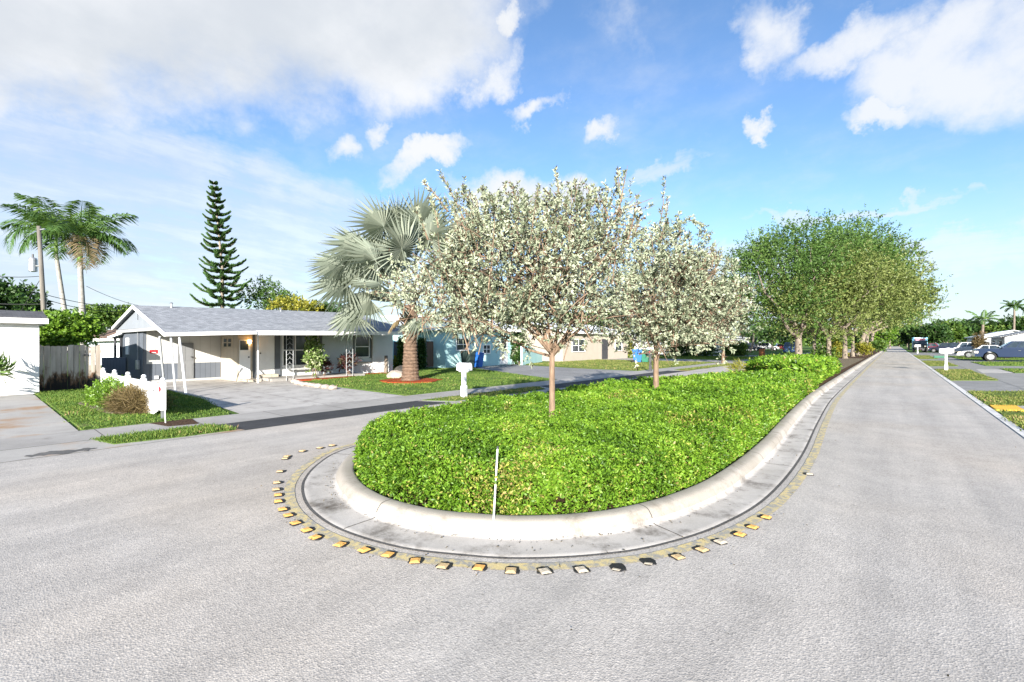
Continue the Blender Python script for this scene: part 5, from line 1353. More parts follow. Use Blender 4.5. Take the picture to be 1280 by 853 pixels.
# mailboxes
def mailbox(label, base, rz, post, box, w, h, L, ph, name='mailbox', flag=True, paper=None, group=None, number=False):
    t = thing(name, label, 'mailbox', base, rz, group)
    ubox(t, 'post', post, -.055, .055, -.055, .055, 0, ph, .008)
    ubox(t, 'post_sleeve', post, -.075, .075, -.075, .075, 0, .36, .01)
    ubox(t, 'bracket', post, -L * .38, L * .38, -.045, .045, ph + .002, ph + .045)
    mb = MB(); prof = [(-w / 2, 0), (w / 2, 0), (w / 2, h * .55)] + [(w / 2 * math.cos(a), h * .55 + h * .45 * math.sin(a)) for a in np.linspace(.25, PI - .25, 9)] + [(-w / 2, h * .55)]
    mb.prism([(-L / 2, a, ph + .047 + b) for a, b in prof], (L, 0, 0)); bx = mb.build('box', box, t, bevel=.006)
    mb = MB(); mb.prism([(L / 2 + .002, a * 1.03, ph + .047 + b * 1.02) for a, b in prof], (.018, 0, 0)); dr = mb.build('door', box, bx)
    ubox(dr, 'handle', M['galv'], L / 2 + .021, L / 2 + .04, -.03, .03, ph + h * .8, ph + h * .84)
    if flag: ubox(bx, 'flag', M['vinyl'] if box is M['vinyl'] else M['red'], -L * .1, -L * .1 + .03, -w / 2 - .012, -w / 2 - .004, ph + h * .5, ph + h * 1.05)
    if paper is not None: ubox(t, 'newspaper_box', paper, -L * .9, -.08, -.07, .07, ph - .26, ph - .12, .02)
    return t
p = W(580, 497); mailbox('white mailbox on a white sleeved post in front of the palm lawn', (p.x, p.y, 0), 0.2, M['vinyl'], M['vinyl'], .20, .23, .42, .78)
p = W(813, 464.5); mailbox('black mailbox on a thin black post across the street by the blue bins', (p.x, p.y, 0), 0.2, M['darkmetal'], M['darkmetal'], .22, .24, .5, .95)
p = W(1182.5, 463.5); mailbox('wide white mailbox with green newspaper box on the near right verge', (p.x, p.y, 0), .1, M['vinyl'], M['vinyl'], .3, .27, .62, 1.02, paper=M['greenbox'])
p = W(1147, 442); mailbox('white mailbox on the right verge in front of the parked box truck', (p.x, p.y, 0), .1, M['vinyl'], M['vinyl'], .36, .34, .7, 1.05)
bp = W(952.5, 446.5)
bm = thing('brick_mailbox', 'squat terracotta brick mailbox pillar with dark cap beyond the street', 'mailbox', (bp.x, bp.y, 0))
ubox(bm, 'pillar', M['brick'], -.28, .28, -.28, .28, 0, 1.0, .02); ubox(bm, 'cap', M['darkmetal'], -.33, .33, -.33, .33, 1.002, 1.12, .02); ubox(bm, 'box', M['darkmetal'], .281, .30, -.12, .12, .62, .86)

# wheelie bins
def bin_(label, base, rz, m, sc=1., group='wheelie bins'):
    t = thing('wheelie_bin', label, 'bin', base, rz, group)
    mb = MB(); w0, w1, d0, d1, h = .22 * sc, .29 * sc, .26 * sc, .36 * sc, .98 * sc
    vs = [(-d0, -w0, .06), (d0, -w0, .06), (d0, w0, .06), (-d0, w0, .06), (-d1, -w1, h), (d1, -w1, h), (d1, w1, h), (-d1, w1, h)]
    mb.add(vs, [(0, 3, 2, 1), (4, 5, 6, 7), (0, 1, 5, 4), (1, 2, 6, 5), (2, 3, 7, 6), (3, 0, 4, 7)]); mb.build('body', m, t, bevel=.03)
    mb = MB(); mb.prism([(-d1 - .03, -w1 - .02, h + .003), (d1 + .05, -w1 - .02, h + .003), (d1 + .04, -w1 - .02, h + .03), (0, -w1 - .02, h + .085), (-d1 - .03, -w1 - .02, h + .06)], (0, 2 * w1 + .04, 0)); mb.build('lid', m, t, bevel=.01)
    mb = MB(); mb.tube([(-d1 - .07, -w1 * .8, h - .05), (-d1 - .07, w1 * .8, h - .05)], .018, 8); mb.build('handle', m, t)
    for s in (-1, 1):
        mb = MB(); mb.lathe([(.0, -.03), (.13, -.03), (.13, .03), (0, .03)], (-d0 - .02, s * (w0 + .05), .13), 14, 'y'); mb.build('wheel', M['tyre'], t)
    return t
p = W(585, 460.5); bin_('dark green wheelie bin with wide lid against the turquoise wall', (p.x, p.y, 0), .2, M['bindark'], 1.12)
p = W(597, 460.0); bin_('bright blue wheelie bin beside the dark one at the turquoise house', (p.x, p.y, 0), .1, M['binblue'], 1.0)
p = W(797, 453.5); bin_('blue wheelie bin at the far driveway next to a green one', (p.x, p.y, 0), .3, M['binblue'], 1.1)
p = W(806, 453.5); bin_('green wheelie bin right of the far blue bin', (p.x, p.y, 0), .2, M['bingreen'], 1.1)

# raised road markers round the nose
mk = [(415, 557.5), (400, 560.5), (378, 564.5), (359, 571), (343, 577), (356.5, 573.8), (350, 590), (346, 604), (345, 612.5), (347.5, 619.5), (347.8, 627.5), (353, 637.5), (360, 645), (369, 654.7), (383, 663.8), (393.5, 673), (424.5, 682), (455, 689), (484.6, 694.7), (519, 702.5), (553.5, 708.8),
      (598.5, 711), (638.6, 715), (681, 715.5), (727, 713.8), (772, 711.5), (811, 704), (847.8, 697.5), (877.7, 688.3), (900.6, 678.7), (925, 669.4), (941, 660), (958, 647.7), (1012, 593.5)]
mk = [m_ for i, m_ in enumerate(mk) if i != 4]
kind = ['pale'] * 8 + ['orange'] * 11 + ['pale', 'orange', 'pale', 'white', 'white', 'bare', 'bare', 'pale', 'pale', 'white', 'orange', 'orange', 'orange', 'white', 'pale']
kind = kind[:len(mk)] + ['pale'] * max(0, len(mk) - len(kind))
def make_marker(kind_, base, rz, seed, label):
    r = np.random.default_rng(seed)
    t = thing('road_marker', label, 'road marker', base, rz, 'raised road markers round the island nose')
    mb = MB(); n = 16; ring = []
    for i in range(n):
        a = 2 * PI * i / n; q = (abs(math.cos(a)) ** 4 + abs(math.sin(a)) ** 4) ** -.25; rr = .058 * q * r.uniform(.86, 1.14); ring.append((rr * math.cos(a) + .006, rr * math.sin(a) + .017))
    mb.add([(x, y, .002) for x, y in ring] + [(x * .9, y * .9, .008) for x, y in ring], [tuple(range(n, 2 * n))] + [(i, (i + 1) % n, n + (i + 1) % n, n + i) for i in range(n)])
    mb.build('bitumen_pad', M['black_glue'], t)
    if kind_ == 'bare':
        mb = MB(); mb.add([(-.05, -.02, .009), (.0, -.045, .009), (.015, -.03, .011), (-.035, .0, .011), (-.05, -.02, .0125), (.0, -.045, .0125), (.012, -.03, .013), (-.035, -.004, .013)], [(0, 3, 2, 1), (4, 5, 6, 7), (0, 1, 5, 4), (1, 2, 6, 5), (2, 3, 7, 6), (3, 0, 4, 7)])
        mb.build('marker_fragment', M['mk_white'], t)
    else:
        s, tp, h = .038, .022, r.uniform(.013, .018)
        mb = MB(); mb.add([(-s, -s, .0085), (s, -s, .0085), (s, s, .0085), (-s, s, .0085), (-s * .98, -s * .98, .0125), (s * .98, -s * .98, .0125), (s * .98, s * .98, .0125), (-s * .98, s * .98, .0125), (-tp, -tp, h + .005), (tp, -tp, h + .005), (tp, tp, h + .005), (-tp, tp, h + .005)],
             [(0, 3, 2, 1), (0, 1, 5, 4), (1, 2, 6, 5), (2, 3, 7, 6), (3, 0, 4, 7), (4, 5, 9, 8), (5, 6, 10, 9), (6, 7, 11, 10), (7, 4, 8, 11), (8, 9, 10, 11)])
        mb.build('marker_body', {'orange': M['mk_orange'], 'pale': M['mk_pale'], 'white': M['mk_white']}[kind_], t)
    return t
ORD = ['first', 'second', 'third', 'fourth', 'fifth', 'sixth', 'seventh', 'eighth', 'ninth', 'tenth', 'eleventh', 'twelfth', 'thirteenth', 'fourteenth', 'fifteenth', 'sixteenth', 'seventeenth', 'eighteenth', 'nineteenth', 'twentieth']
look = {'orange': 'orange square road marker', 'pale': 'faded cream road marker', 'white': 'scraped white road marker', 'bare': 'broken road marker, mostly black bitumen,'}
cnt = {}
for i, (px, py) in enumerate(mk):
    p = W(px, py); k_ = kind[i]
    # run along the nearest bit of the island edge
    j = min(range(len(edge)), key=lambda q: (edge[q] - p).length_squared); tg = edge[min(j + 1, len(edge) - 1)] - edge[max(j - 1, 0)]
    n_from_left = i; total = len(mk)
    if i < 20: lab = '%s, %s in the arc counting from its far left end' % (look[k_], ORD[i])
    elif i < total - 1: lab = '%s, %s in the arc counting from its right end' % (look[k_].replace(', mostly black bitumen,', ''), ORD[total - 1 - i])
    else: lab = 'lone faded cream road marker apart from the arc at far right'
    make_marker(k_, (p.x, p.y, 0), math.atan2(tg.y, tg.x) + RNG.normal(0, .12), 100 + i, lab)

# mulch rings, stones, small garden plants of the palm lawn
def disc(c, r0, n=26, seed=0, ell=1.):
    r = np.random.default_rng(seed); return [(c[0] + r0 * ell * (1 + .06 * r.normal()) * math.cos(2 * PI * i / n), c[1] + r0 * (1 + .06 * r.normal()) * math.sin(2 * PI * i / n)) for i in range(n)]
sheet('mulch_ring', disc(pb, 1.25, seed=3), .062, M['redmulch'], thick=.05)
def WX(px, x):
    r = ray(px); d = x / r[0]; return Vector((x, r[1] * d, 0))
q0 = WX(390, -20.4); sheet('mulch_bed', [(q0.x - .5, q0.y - .9), (q0.x + .5, q0.y - .8), (q0.x + .75, q0.y + .1), (q0.x + .3, q0.y + 1.6), (q0.x - .4, q0.y + 2.8), (q0.x - .55, q0.y + 1.)], .05, M['redmulch'], thick=.045)
q1 = WX(478, -21.4); sheet('mulch_bed', [(-21.74, q1.y - 2), (-21.3, q1.y - 2.2), (-21.1, q1.y + 1.6), (-21.74, q1.y + 1.5)], .05, M['redmulch'], thick=.045)
def rock(label, c, r, seed, m='stone', group=None, flat=.6, sq=(1, 1)):
    bm = bmesh.new(); bmesh.ops.create_icosphere(bm, subdivisions=2, radius=1); rr = np.random.default_rng(seed)
    co = np.array([v.co for v in bm.verts]); k = 1 + .16 * vnoise(co * 1.3, seed) + .05 * rr.normal(size=len(co))
    for v, q in zip(bm.verts, k): v.co = Vector((v.co.x * q * r * sq[0], v.co.y * q * r * sq[1], v.co.z * q * r * flat))
    me = bpy.data.meshes.new('rock'); bm.to_mesh(me); bm.free(); o = link('rock', me, M[m]); o.location = (c[0], c[1], r * flat * .55)
    return tag(o, label, 'rock', group)
p = W(496, 473); rock('large pale rock lying left of the fan palm trunk', (p.x, p.y), .42, 1, sq=(1.3, .9))
p = W(500, 470.5); rock('dark rock leaning behind the pale rock at the palm', (p.x, p.y), .40, 2, 'darkstone' if 'darkstone' in M else 'mulch', flat=.9)
ep = [W(368, 478.5), W(372, 480.5), W(377, 481.6), W(383, 482.6), W(390, 483.6), W(398, 484.6), W(407, 485.8), W(416, 487)]
sl_ = ['left end', 'second from the left', 'third from the left', 'fourth from the left', 'fourth from the right', 'third from the right', 'second from the right', 'right end']
for i, p in enumerate(ep): rock('small pale edging stone of the palm lawn, %s of its short row' % sl_[i], (p.x, p.y), .17, 10 + i, group='edging stones along the driveway')
b_ = WX(393, -20.5); shrub('young_tree', 'young variegated shrub in the red mulch before the front window', b_, [blob_px(393, 450, b_.x * FW[0] + b_.y * FW[1], 13, 18, .4), blob_px(391, 432, b_.x * FW[0] + b_.y * FW[1], 8, 12, .25)], M['varleaf'], 330, 7, .18, .12, .07, 201, stems=4, up=1.)
b_ = WX(437, -20.9); shrub('cordyline_plant', 'small dark red leafed plant by the trellis post', b_, [blob_px(434, 455, b_.x * FW[0] + b_.y * FW[1], 11, 9, .35)], M['redleaf'], 60, 6, .2, .26, .07, 202, stems=4, up=1.2)
b_ = WX(405, -20.8); shrub('cordyline_plant', 'low reddish plant right of the young variegated shrub', b_, [blob_px(405, 459, b_.x * FW[0] + b_.y * FW[1], 6, 7, .3)], M['redleaf'], 45, 6, .15, .18, .06, 203, stems=3, up=1.2)
b_ = W(500, 461.5); shrub('yellow_shrub', 'small yellow green bush against the dark side gate', b_, [blob_px(501, 454, b_.x * FW[0] + b_.y * FW[1], 7, 7, .4)], M['yellowleaf'], 160, 6, .2, .2, .09, 204)
def column_shrub(label, px, w, top, bot, xp, seed, m='darkleaf'):
    c = X(px, bot, xp); d = c.x * FW[0] + c.y * FW[1]; zt_ = X(px, top, xp).z; n = 6; r = w * d / FL * .5 * .8
    bl = [((c.x, c.y, zt_ * (i + .5) / n), (r, r, zt_ / n * .75)) for i in range(n)]
    return shrub('clipped_shrub', label, (c.x, c.y, 0), bl, M[m], 700, 7, .12, .13, .08, seed, 'clipped columns beside the gate', gap=.6, stems=3)
column_shrub('clipped green column shrub left of the palm trunk', 504, 13, 425, 461, -23.6, 205, 'midleaf')
column_shrub('clipped dark column shrub right of the palm trunk', 527, 10, 426, 460, -23.7, 206)
p = W(648, 455.5); dsh = p.x * FW[0] + p.y * FW[1]
shrub('climbing_shrub', 'tall dark shrub beside the white door of the turquoise house', p, [blob_px(648, 440, dsh, 9, 13, .8), blob_px(645, 425, dsh, 8, 9, .7)], M['darkleaf'], 600, 7, .2, .2, .12, 207)
p = W(640, 457.5); shrub('yucca_plant', 'pale spiky plant at the foot of the tall dark shrub', p, [blob_px(640, 450, dsh, 7, 6, .4)], M['varleaf'], 60, 6, .3, .3, .05, 208, up=1.)
p = W(776, 447.5); dsh = p.x * FW[0] + p.y * FW[1]
shrub('yellow_shrub', 'yellow green leafy bush in front of the beige house', p, [blob_px(776, 438, dsh, 16, 10, 1.2)], M['yellowleaf'], 420, 7, .3, .3, .16, 209)
# hump of green plants and straw grass before the white fence
p = W(160, 521); dsh = p.x * FW[0] + p.y * FW[1]
hb1 = W(146, 519); c1 = D(146, 504, 12.6)
shrub('low_bush', 'rounded low green bush in front of the white fence', (c1.x, c1.y, 0), [((c1.x, c1.y, .15), (1.15, .6, .5)), ((c1.x + .8, c1.y - .1, .12), (.8, .5, .42))], M['brightleaf'], 2200, 7, .12, .07, .035, 210, stems=6, gap=.6)
c2 = D(172, 512, 11.2)
shrub('straw_clump', 'dry straw coloured grass clump at the end of the white fence', (c2.x, c2.y, 0), [((c2.x, c2.y, .16), (.85, .45, .30)), ((c2.x + .55, c2.y - .05, .15), (.5, .35, .26))], M['straw'], 900, 8, .16, .26, .012, 211, stems=6, gap=.8, up=.2)
sheet('mulch_bed', [(c1.x - 1.6, c1.y - .35), (c1.x - .3, c1.y - .75), (c2.x + .3, c2.y - .6), (c2.x + 1.0, c2.y + .05), (c2.x + .6, c2.y + .5), (c1.x - 1.4, c1.y + .5)], .045, M['litter'], thick=.04)
sheet('soil_patch', [(-11.74, 2.35), (-11.0, 2.5), (-10.9, 3.0), (-11.74, 3.1)], .012, M['mulch'])
c = D(-9, 470, 13.6); c.z = .9
shrub('cordyline_plant', 'spiky green plant at the left edge by the garage wall', (c.x, c.y, 0), [((c.x, c.y, .8), (.2, .2, .3))], M['palmleaf'], 26, 6, .25, .42, .06, 212, stems=3, up=.8)
st = WX(482, -21.3); o = MB(); o.tube([st, st + Vector((.02, .03, .35)), st + Vector((-.05, .06, .98))], [.13, .10, .09], 9); tp_ = thing('tree_stump', 'short bare tree stump in red mulch by the white end wing', 'stump', st)
o.build('stump', M['oak_bark'], tp_, world=True, smooth=True, fix=False)

# ------------------------------------------------------------------ utility pole and wires
def upole(label, base, top, r, transformer=False, arm=True):
    t = thing('utility_pole', label, 'utility pole', base); mb = MB(); mb.tube([base, top], [r, r * .72], 10); mb.build('pole', M['pole'], t, world=True, smooth=True, fix=False)
    b = Vector(base); q = Vector(top); v = Vector((.8, .6, 0))
    if arm:
        mb = MB(); mb.tube([q - v * .1 - Vector((0, 0, .25)), q + v * .45 - Vector((0, 0, .2))], .05, 6); mb.build('crossarm', M['galv'], t, world=True)
    if transformer:
        c = D(41, 331, 31); mb = MB(); mb.lathe([(.05, -.5), (.23, -.46), (.23, .36), (.19, .45), (.05, .5)], (c.x, c.y, c.z), 16); tr = mb.build('transformer', M['galv'], t, world=True)
        mb = MB(); mb.tube([c + Vector((0, 0, .45)), c + Vector((0, 0, .72))], .05, 8); mb.build('bushing', M['darkmetal'], tr, world=True)
        mb = MB(); mb.tube([c + Vector((.1, .1, -.1)), D(53, 332, 31)], .06, 6); mb.build('bracket', M['galv'], tr, world=True)
    return t
pb0 = gz(D(59, 395, 31)); pt0 = D(48.5, 283, 31)
upole('tall grey timber utility pole with a transformer before the palms', pb0, pt0, .155, True)
upole('distant utility pole at the far right of the street', gz(D(1152, 430, 110)), D(1151.5, 404, 110), .16)
def wire(label, a, b, sag, r=.022):
    a = Vector(a); b = Vector(b); pts = [a.lerp(b, i / 14) - Vector((0, 0, sag * 4 * (i / 14) * (1 - i / 14))) for i in range(15)]
    mb = MB(); mb.tube(pts, r, 5); o = mb.build('power_line', M['wire'], None); tag(o, label, 'cable', 'power lines from the pole'); return o
wire('lowest power line from the pole to behind the grey roof', D(56, 374, 31), D(180, 386, 40), .5)
wire('middle power line just above the lowest one', D(55, 368, 31), D(172, 384, 42), .3)
wire('uppermost thin line running down right from the palm', D(108, 358, 31), D(183, 384, 40), .2, .016)
wire('thick cable from the pole towards the left edge, lower one', D(57, 380, 31), D(-40, 377, 30), .1, .03)
wire('cable from the pole towards the left edge, upper one', D(55, 345, 31), D(-40, 340, 30), .2)
wire('guy cable slanting down left from the pole', D(50, 350, 31), D(22, 396, 31), .0, .018)

# ------------------------------------------------------------------ vehicles
def wheel(parent, x, y, r, w, side):
    mb = MB(); mb.lathe([(r * .62, -w / 2), (r * .93, -w / 2), (r, -w * .32), (r, w * .32), (r * .93, w / 2), (r * .62, w / 2)], (0, 0, 0), 22, 'y')
    t = mb.build('wheel', M['tyre'], parent, smooth=False); t.location = (x, y, r)
    mb = MB(); s = side; yo = s * (w * .5 + .006)
    mb.lathe([(r * .61, min(yo, yo - s * .05)), (r * .61, max(yo, yo - s * .05))], (0, 0, 0), 20, 'y')
    for i in range(6):
        a = i * PI / 3; c, sn = math.cos(a), math.sin(a); d = Vector((c, 0, sn)); n = Vector((-sn, 0, c)) * r * .075; y0 = Vector((0, yo + s * .004, 0)); y1 = Vector((0, s * .02, 0))
        mb.prism([d * r * .15 - n + y0, d * r * .58 - n + y0, d * r * .58 + n + y0, d * r * .15 + n + y0], y1)
    mb.lathe([(r * .16, min(yo, yo + s * .04)), (r * .16, max(yo, yo + s * .04))], (0, 0, 0), 10, 'y')
    mb.build('rim', M['rim'], t)
    return t
def car(label, base, rz, paint, L=4.6, Wd=1.85, H=1.62, style='suv', cat='car', name=None, group=None, chrome=False, badge=False):
    t = thing(name or {'suv': 'parked_suv', 'sedan': 'parked_car', 'pickup': 'pickup_truck'}[style], label, cat, base, rz, group)
    pk = style == 'pickup'; r = .41 if pk else .35; zb = .42 if pk else .26; zs = {'suv': .98, 'sedan': .90, 'pickup': 1.18}[style]
    xf, xr = L / 2, -L / 2; wf_, wr_ = xf - L * (.165 if pk else .19), xr + L * (.20 if pk else .19); ra = r * 1.2
    hood = zs - (.0 if pk else .06)
    x_a = {'suv': .20, 'sedan': .22, 'pickup': .24}[style] * L; x_t0 = x_a - L * .13
    x_r = {'suv': -.47, 'sedan': -.30, 'pickup': -.09}[style] * L; x_t1 = {'suv': -.42, 'sedan': -.16, 'pickup': -.065}[style] * L
    # lower body profile with wheel arches
    def arch(c): return [(c + ra * math.cos(a), max(zb, r + ra * math.sin(a))) for a in np.linspace(0, PI, 11)]
    pr = [(xf, zb + .08), (xf - .03, zb)]
    pr = [(xf - .02, zb)] + arch(wf_) + arch(wr_) + [(xr + .02, zb + .06), (xr, zb + .3), (xr + .03, zs - .02)]
    if pk: pr += [(xr + .05, zs), (x_r, zs), (x_a, zs), (xf - .22, zs - .04), (xf - .03, zs - .16), (xf, zs - .42)]
    elif style == 'sedan': pr += [(xr + .10, zs + .03), (x_r, zs + .06), (x_a, zs), (xf - .45, zs - .13), (xf - .10, zs - .27), (xf, zs - .42)]
    else: pr += [(x_r, zs + .02), (x_a, zs), (xf - .35, zs - .07), (xf - .06, zs - .18), (xf, zs - .38)]
    mb = MB(); mb.prism([(x, -Wd / 2, z) for x, z in pr], (0, Wd, 0)); mb.build('body', paint, t, bevel=.045, seg=2)
    # cabin
    wi = Wd / 2 - .05; wt = wi - .20; z0 = zs - .01; z1 = H
    B = [(x_a, z0), (x_r, z0)]; T = [(x_t0, z1), (x_t1, z1)]
    def ring(x0, x1, w, z): return [(x0, -w, z), (x0, w, z), (x1, w, z), (x1, -w, z)]
    mb = MB(); vb = ring(x_a, x_r, wi, z0); vt = ring(x_t0, x_t1, wt, z1); mb.add(vb + vt, [(0, 3, 2, 1), (4, 5, 6, 7), (0, 1, 5, 4), (1, 2, 6, 5), (2, 3, 7, 6), (3, 0, 4, 7)]); mb.build('cabin', paint, t, bevel=.04)
    def pane(i, j, u0, u1, v0, v1, nm, label=None):
        a, b = Vector(vb[i]), Vector(vb[j]); c, d = Vector(vt[j]), Vector(vt[i])
        def P(u, v): return (a.lerp(b, u)).lerp(d.lerp(c, u), v)
        n = (b - a).cross(d - a).normalized(); cen = (a + b + c + d) / 4
        if n.dot(cen - Vector((0, 0, (z0 + z1) / 2))) < 0: n = -n
        q = [P(u0, v0), P(u1, v0), P(u1, v1), P(u0, v1)]
        m_ = MB(); m_.prism([x + n * .004 for x in q], n * .008); return m_.build(nm, M['carglass'], t)
    pane(0, 1, .06, .94, .10, .92, 'windscreen'); pane(2, 3, .08, .92, .18, .90, 'rear_window')
    for (i, j) in ((1, 2), (3, 0)):
        ks = ((.12, .46), (.50, .88)) if style != 'suv' else ((.08, .36), (.39, .66), (.69, .94))
        for (u0, u1) in ks:
            if i == 3: u0, u1 = 1 - u1, 1 - u0
            pane(i, j, u0, u1, .16, .90, 'side_window')
    for s in (-1, 1):
        wheel(t, wf_, s * (Wd / 2 - .12), r, .24, s); wheel(t, wr_, s * (Wd / 2 - .12), r, .24, s)
        hb_ = MB(); zc = zs - (.30 if not pk else .34); hb_.box(xf - .22, xf + .012, s * (Wd / 2 - .30) - .13, s * (Wd / 2 - .30) + .13 + (.17 if s > 0 else 0) - (.0), zc - .09, zc + .10)
        ubox(t, 'headlight', M['lamp'], xf - .25, xf + .012, min(s * (Wd / 2 - .42), s * (Wd / 2 + .008)), max(s * (Wd / 2 - .42), s * (Wd / 2 + .008)), zc - .10, zc + .10, .02)
        ubox(t, 'tail_light', M['taillight'], xr - .01, xr + .12, min(s * (Wd / 2 - .22), s * (Wd / 2 + .006)), max(s * (Wd / 2 - .22), s * (Wd / 2 + .006)), zs - .34, zs - .08, .02)
        m_ = MB(); y = s * (Wd / 2 + .10); m_.box(x_a - .18, x_a - .06, min(y - s * .12, y + s * .10), max(y - s * .12, y + s * .10), zs + .02, zs + .20); m_.build('mirror', paint, t, bevel=.03)
        for xd in ((x_a - L * .19, x_a - L * .36) if pk else (x_a - L * .20, x_a - L * .42)):
            m_ = MB(); y = s * (Wd / 2 + .004); m_.box(xd - .09, xd + .09, min(y, y + s * .03), max(y, y + s * .03), zs - .20, zs - .16); m_.build('door_handle', M['chrome'] if pk else paint, t, bevel=.008)
    ubox(t, 'grille', M['darkmetal'] if not pk else M['chrome'], xf - .05, xf + .016, -Wd / 2 + .45, Wd / 2 - .45, zs - .52, zs - .20, .01)
    ubox(t, 'front_bumper', M['chrome'] if chrome else paint, xf - .12, xf + .09, -Wd / 2 + .02, Wd / 2 - .02, zb + .02, zb + .26, .04)
    ubox(t, 'rear_bumper', M['chrome'] if chrome else paint, xr - .08, xr + .12, -Wd / 2 + .02, Wd / 2 - .02, zb + .02, zb + .24, .04)
    if pk:
        ubox(t, 'bed_cover', M['darkmetal'], xr + .12, x_r - .08, -Wd / 2 + .12, Wd / 2 - .12, zs - .002, zs + .012)
        ubox(t, 'running_board', M['darkmetal'], wr_ + ra + .1, wf_ - ra - .1, -Wd / 2 - .06, -Wd / 2 + .1, zb - .08, zb - .03, .01)
    return t
def car_at(label, px, wheel_py, d, rz, paint, **kw):
    p = gz(D(px, 430, d)); return car(label, p, rz, paint, **kw)
# right side of the street
p = X(1236, 440, 6.7); wx = gz(p)
pl = 6.3; fy = p.y
car('shiny dark blue crew cab pickup parked nose to the street at the right edge', (wx.x + (pl / 2 - pl * .165), wx.y, 0), PI, M['carblue'], L=pl, Wd=2.05, H=1.87, style='pickup', cat='pickup truck', chrome=True)
p = gz(D(1209, 440, 52)); car('white sedan parked just left of the blue pickup', (p.x + 1.6, p.y, 0), PI - .1, M['carwhite'], L=4.7, H=1.46, style='sedan', group='cars parked on the right')
p = gz(D(1192, 433, 78)); car('white off-roader parked left of the white sedan', (p.x + 1.2, p.y, 0), PI, M['carwhite'], L=4.7, H=1.85, style='suv', group='cars parked on the right')
p = gz(D(1177, 434, 84)); car('navy blue suv parked beside the white off-roader', (p.x + .5, p.y, 0), PI - .2, M['carnavy'], L=4.7, H=1.75, style='suv', group='cars parked on the right')
p = gz(D(1168, 434, 88)); car('dark maroon suv showing its rear left of the navy suv', (p.x, p.y, 0), -.2, M['carmaroon'], L=4.6, H=1.7, style='suv', group='cars parked on the right')
# box truck
p = gz(D(1147, 436, 86)); bt = thing('box_truck', 'dark box truck with a light blue and faded red box on the right verge', 'truck', (p.x + .3, p.y, 0), -PI / 2)
def bbox(n_, m_, *a, **k): return ubox(bt, n_, m_, *a, **k)
bbox('chassis', M['darkmetal'], -3.0, 3.1, -.85, .85, .55, .80)
mb = MB(); mb.prism([(1.3, -.95, .82), (3.2, -.95, .82), (3.25, -.95, 1.35), (2.55, -.95, 1.5), (2.1, -.95, 2.15), (1.3, -.95, 2.2)], (0, 1.9, 0)); mb.build('cab', M['cardark'], bt, bevel=.05)
mb = MB(); mb.prism([(2.50, -.8, 1.56), (2.13, -.8, 2.08), (2.15, -.8, 2.10), (2.53, -.8, 1.58)], (0, 1.6, 0)); mb.build('windscreen', M['carglass'], bt)
bx = bbox('cargo_box', M['skyblue'], -3.0, 1.2, -1.05, 1.05, .85, 2.75, bevel=.03)
for s in (1.052, -1.07): ubox(bx, 'side_panel', M['pinkred'], -2.2, .4, s, s + .018, 1.0, 1.75)
ubox(bx, 'front_panel', M['pinkred'], 1.203, 1.215, -.7, .7, 2.24, 2.5); ubox(bx, 'top_panel', M['white'], 1.203, 1.215, -.8, .8, 2.55, 2.7)
for s in (-1, 1):
    for x in (-2.0, 2.4): wheel(bt, x, s * .85, .42, .26, s)
    bbox('headlight', M['lamp'], 3.19, 3.27, s * .68 - .14, s * .68 + .14, 1.0, 1.2)
# left side of the street
p = gz(D(936, 433, 100)); car('dark navy suv half hidden by the leaning palm across the street', (p.x, p.y, 0), .25, M['carnavy'], H=1.75, style='suv', group='cars parked on the left')
p = gz(D(958, 431, 108)); car('white suv seen side-on left of the oaks', (p.x, p.y, 0), .5, M['carwhite'], L=4.9, H=1.8, style='suv', group='cars parked on the left')
p = gz(D(976, 433, 110)); car('small red car between the white suv and steel blue one', (p.x, p.y, 0), .4, M['carred'], L=4.2, H=1.5, style='sedan', group='cars parked on the left')
p = gz(D(990, 433, 74)); car('steel blue suv on the street beside the first oak trunk', (p.x, p.y, 0), PI / 2, M['carsteel'], L=4.8, H=1.8, style='suv', group='cars parked on the left')
p = gz(D(1114, 431, 170)); car('far dark car at the vanishing end of the street', (p.x - 1.2, p.y, 0), -PI / 2, M['carmaroon'], style='suv')

# ------------------------------------------------------------------ palms and trees on the right, sapling palm on the left
feather_palm('leaning palm with orange crownshaft beyond the street at left', gz(D(937, 437, 80)), D(942, 417, 80), .20, .13, 11, 3.4, 301, bend=(.2, 0), name='leaning_palm', barkm='oak_bark', nl=22, lw=.1)
feather_palm('tallest palm with round crown at the far right', gz(D(1267, 430, 105)), D(1268, 385, 105), .24, .17, 14, 3.2, 302, shaft=False, group='palms along the right', name='coconut_palm', barkm='oak_bark', nl=20, lw=.12)
feather_palm('shorter palm with drooping crown above the white house', gz(D(1226, 440, 72)), D(1229, 402, 72), .22, .16, 12, 3.0, 303, shaft=False, group='palms along the right', name='coconut_palm', barkm='oak_bark', nl=22, lw=.1)
dsh = 66; p = gz(D(1226, 440, dsh)); shrub('dry_palm_clump', 'pale brown clump of dead palm boots left of the blue pickup', p, [blob_px(1226, 428, dsh, 6, 11, .6)], M['straw'], 160, 7, .3, .6, .08, 304, up=-.3)
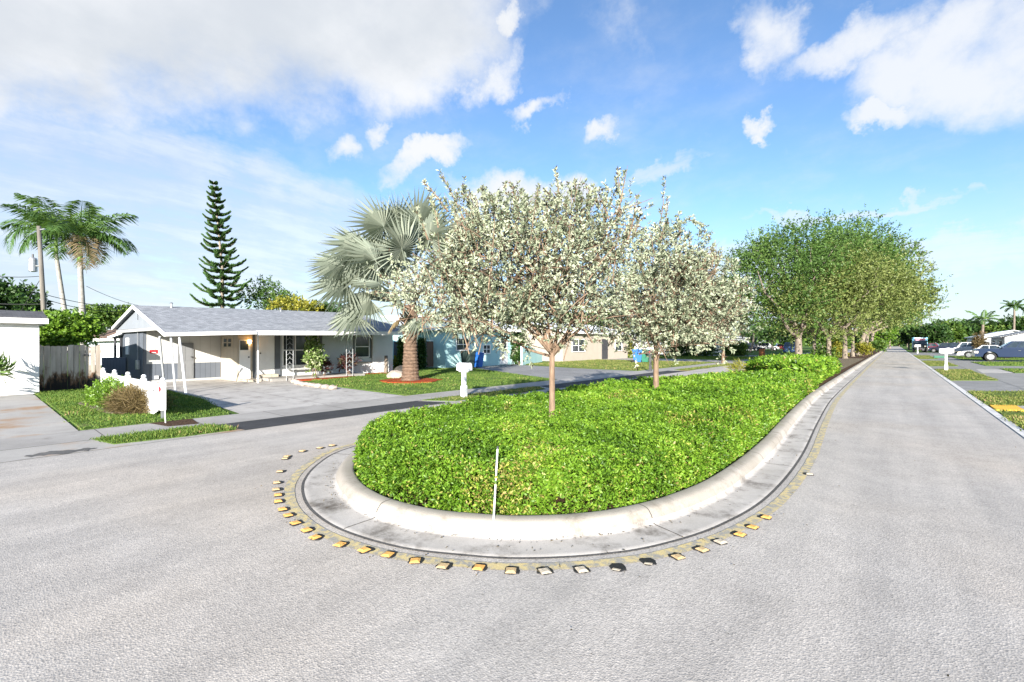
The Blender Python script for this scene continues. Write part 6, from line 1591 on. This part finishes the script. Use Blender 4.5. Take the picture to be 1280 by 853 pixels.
RT_ = [('clump of feathery palms at the left end of the right tree row', 1136, 418, 118, 13, 8, 'darkleaf'), ('second tree from the left in the row behind the parked cars on the right', 1153, 419, 112, 12, 7, 'midleaf'),
       ('third tree from the left in the row behind the parked cars on the right', 1168, 416, 108, 14, 9, 'darkleaf'), ('fourth tree from the left in the row behind the parked cars on the right', 1184, 413, 110, 14, 10, 'midleaf'),
       ('fifth tree from the left in the row behind the parked cars on the right', 1199, 414, 112, 14, 10, 'darkleaf'), ('dark tree behind the roof of the right white house', 1216, 414, 116, 16, 10, 'darkleaf'),
       ('broad green tree right of the shorter palm', 1243, 414, 112, 16, 8, 'midleaf'), ('dense green tree under the tallest palm at the right edge', 1268, 410, 110, 20, 12, 'darkleaf'), ('green tree at the extreme right edge beyond the tallest palm', 1296, 408, 108, 20, 12, 'midleaf')]
for i, (lab, px, py, d, rx, ry, m) in enumerate(RT_):
    btree(lab, px, d, [blob_px(px, py, d, rx, ry, 2.6), blob_px(px + 7, py + 4, d, rx * .8, ry * .8, 2.2)], m, 320 + i, 480, .55, .30, name='street_tree', group='tree row on the right', tl=.8, r0=.2)
for i, (px, py, d) in enumerate(((1142, 406, 116), (1180, 402, 110), (1208, 401, 114))):
    feather_palm(['low palm topping the left end of the right tree row', 'palm poking out above the middle of the right tree row', 'palm poking out behind the white house on the right'][i], gz(D(px, 430, d)), D(px, py + 4, d), .18, .13, 10, 2.8, 340 + i, shaft=False, group='palms in the right tree row', name='coconut_palm', barkm='oak_bark', nl=16, lw=.14)
hedge_box('low dark hedge between the box truck and the maroon suv', gz(D(1158, 437, 96)), gz(D(1163, 437, 96)), 1.5, 1.4, 'darkleaf', 350, 300, .3)
b = gz(D(1126, 430, 165)); btree('far hazy tree closing the end of the street', 1124, 230, [blob_px(1122, 421, 230, 14, 8, 6.), blob_px(1132, 423, 230, 10, 7, 5.)], 'midleaf', 351, 420, 1.2, .8, name='far_street_tree', group='trees closing the street')
btree('far dark tree right of the street end', 1134, 200, [blob_px(1138, 419, 200, 10, 9, 5.)], 'darkleaf', 352, 300, 1.1, .7, name='far_street_tree', group='trees closing the street')
# a far belt of trees closing the horizon on both sides
rng = np.random.default_rng(77)
P = []; 
for i in range(5200):
    a = rng.uniform(-1.75, .75); d = rng.uniform(330, 420); P.append((math.sin(a) * d, math.cos(a) * d, rng.uniform(0, 8.5) * (1 + .35 * math.sin(a * 23) + .2 * math.sin(a * 61))))
P = np.array(P); P = np.repeat(P, 6, 0) + rng.normal(size=(len(P) * 6, 3)) * 1.6
v, f = leaves(P, rng.normal(size=P.shape), 2.2, 1.4, .2, rng)
o = np_mesh('distant_woods', v, f, M['midleaf'], None, np.clip(rng.normal(.4, .2, len(f)), 0, 1)); tag(o, 'far belt of green trees along the horizon', 'woods', kind='stuff')
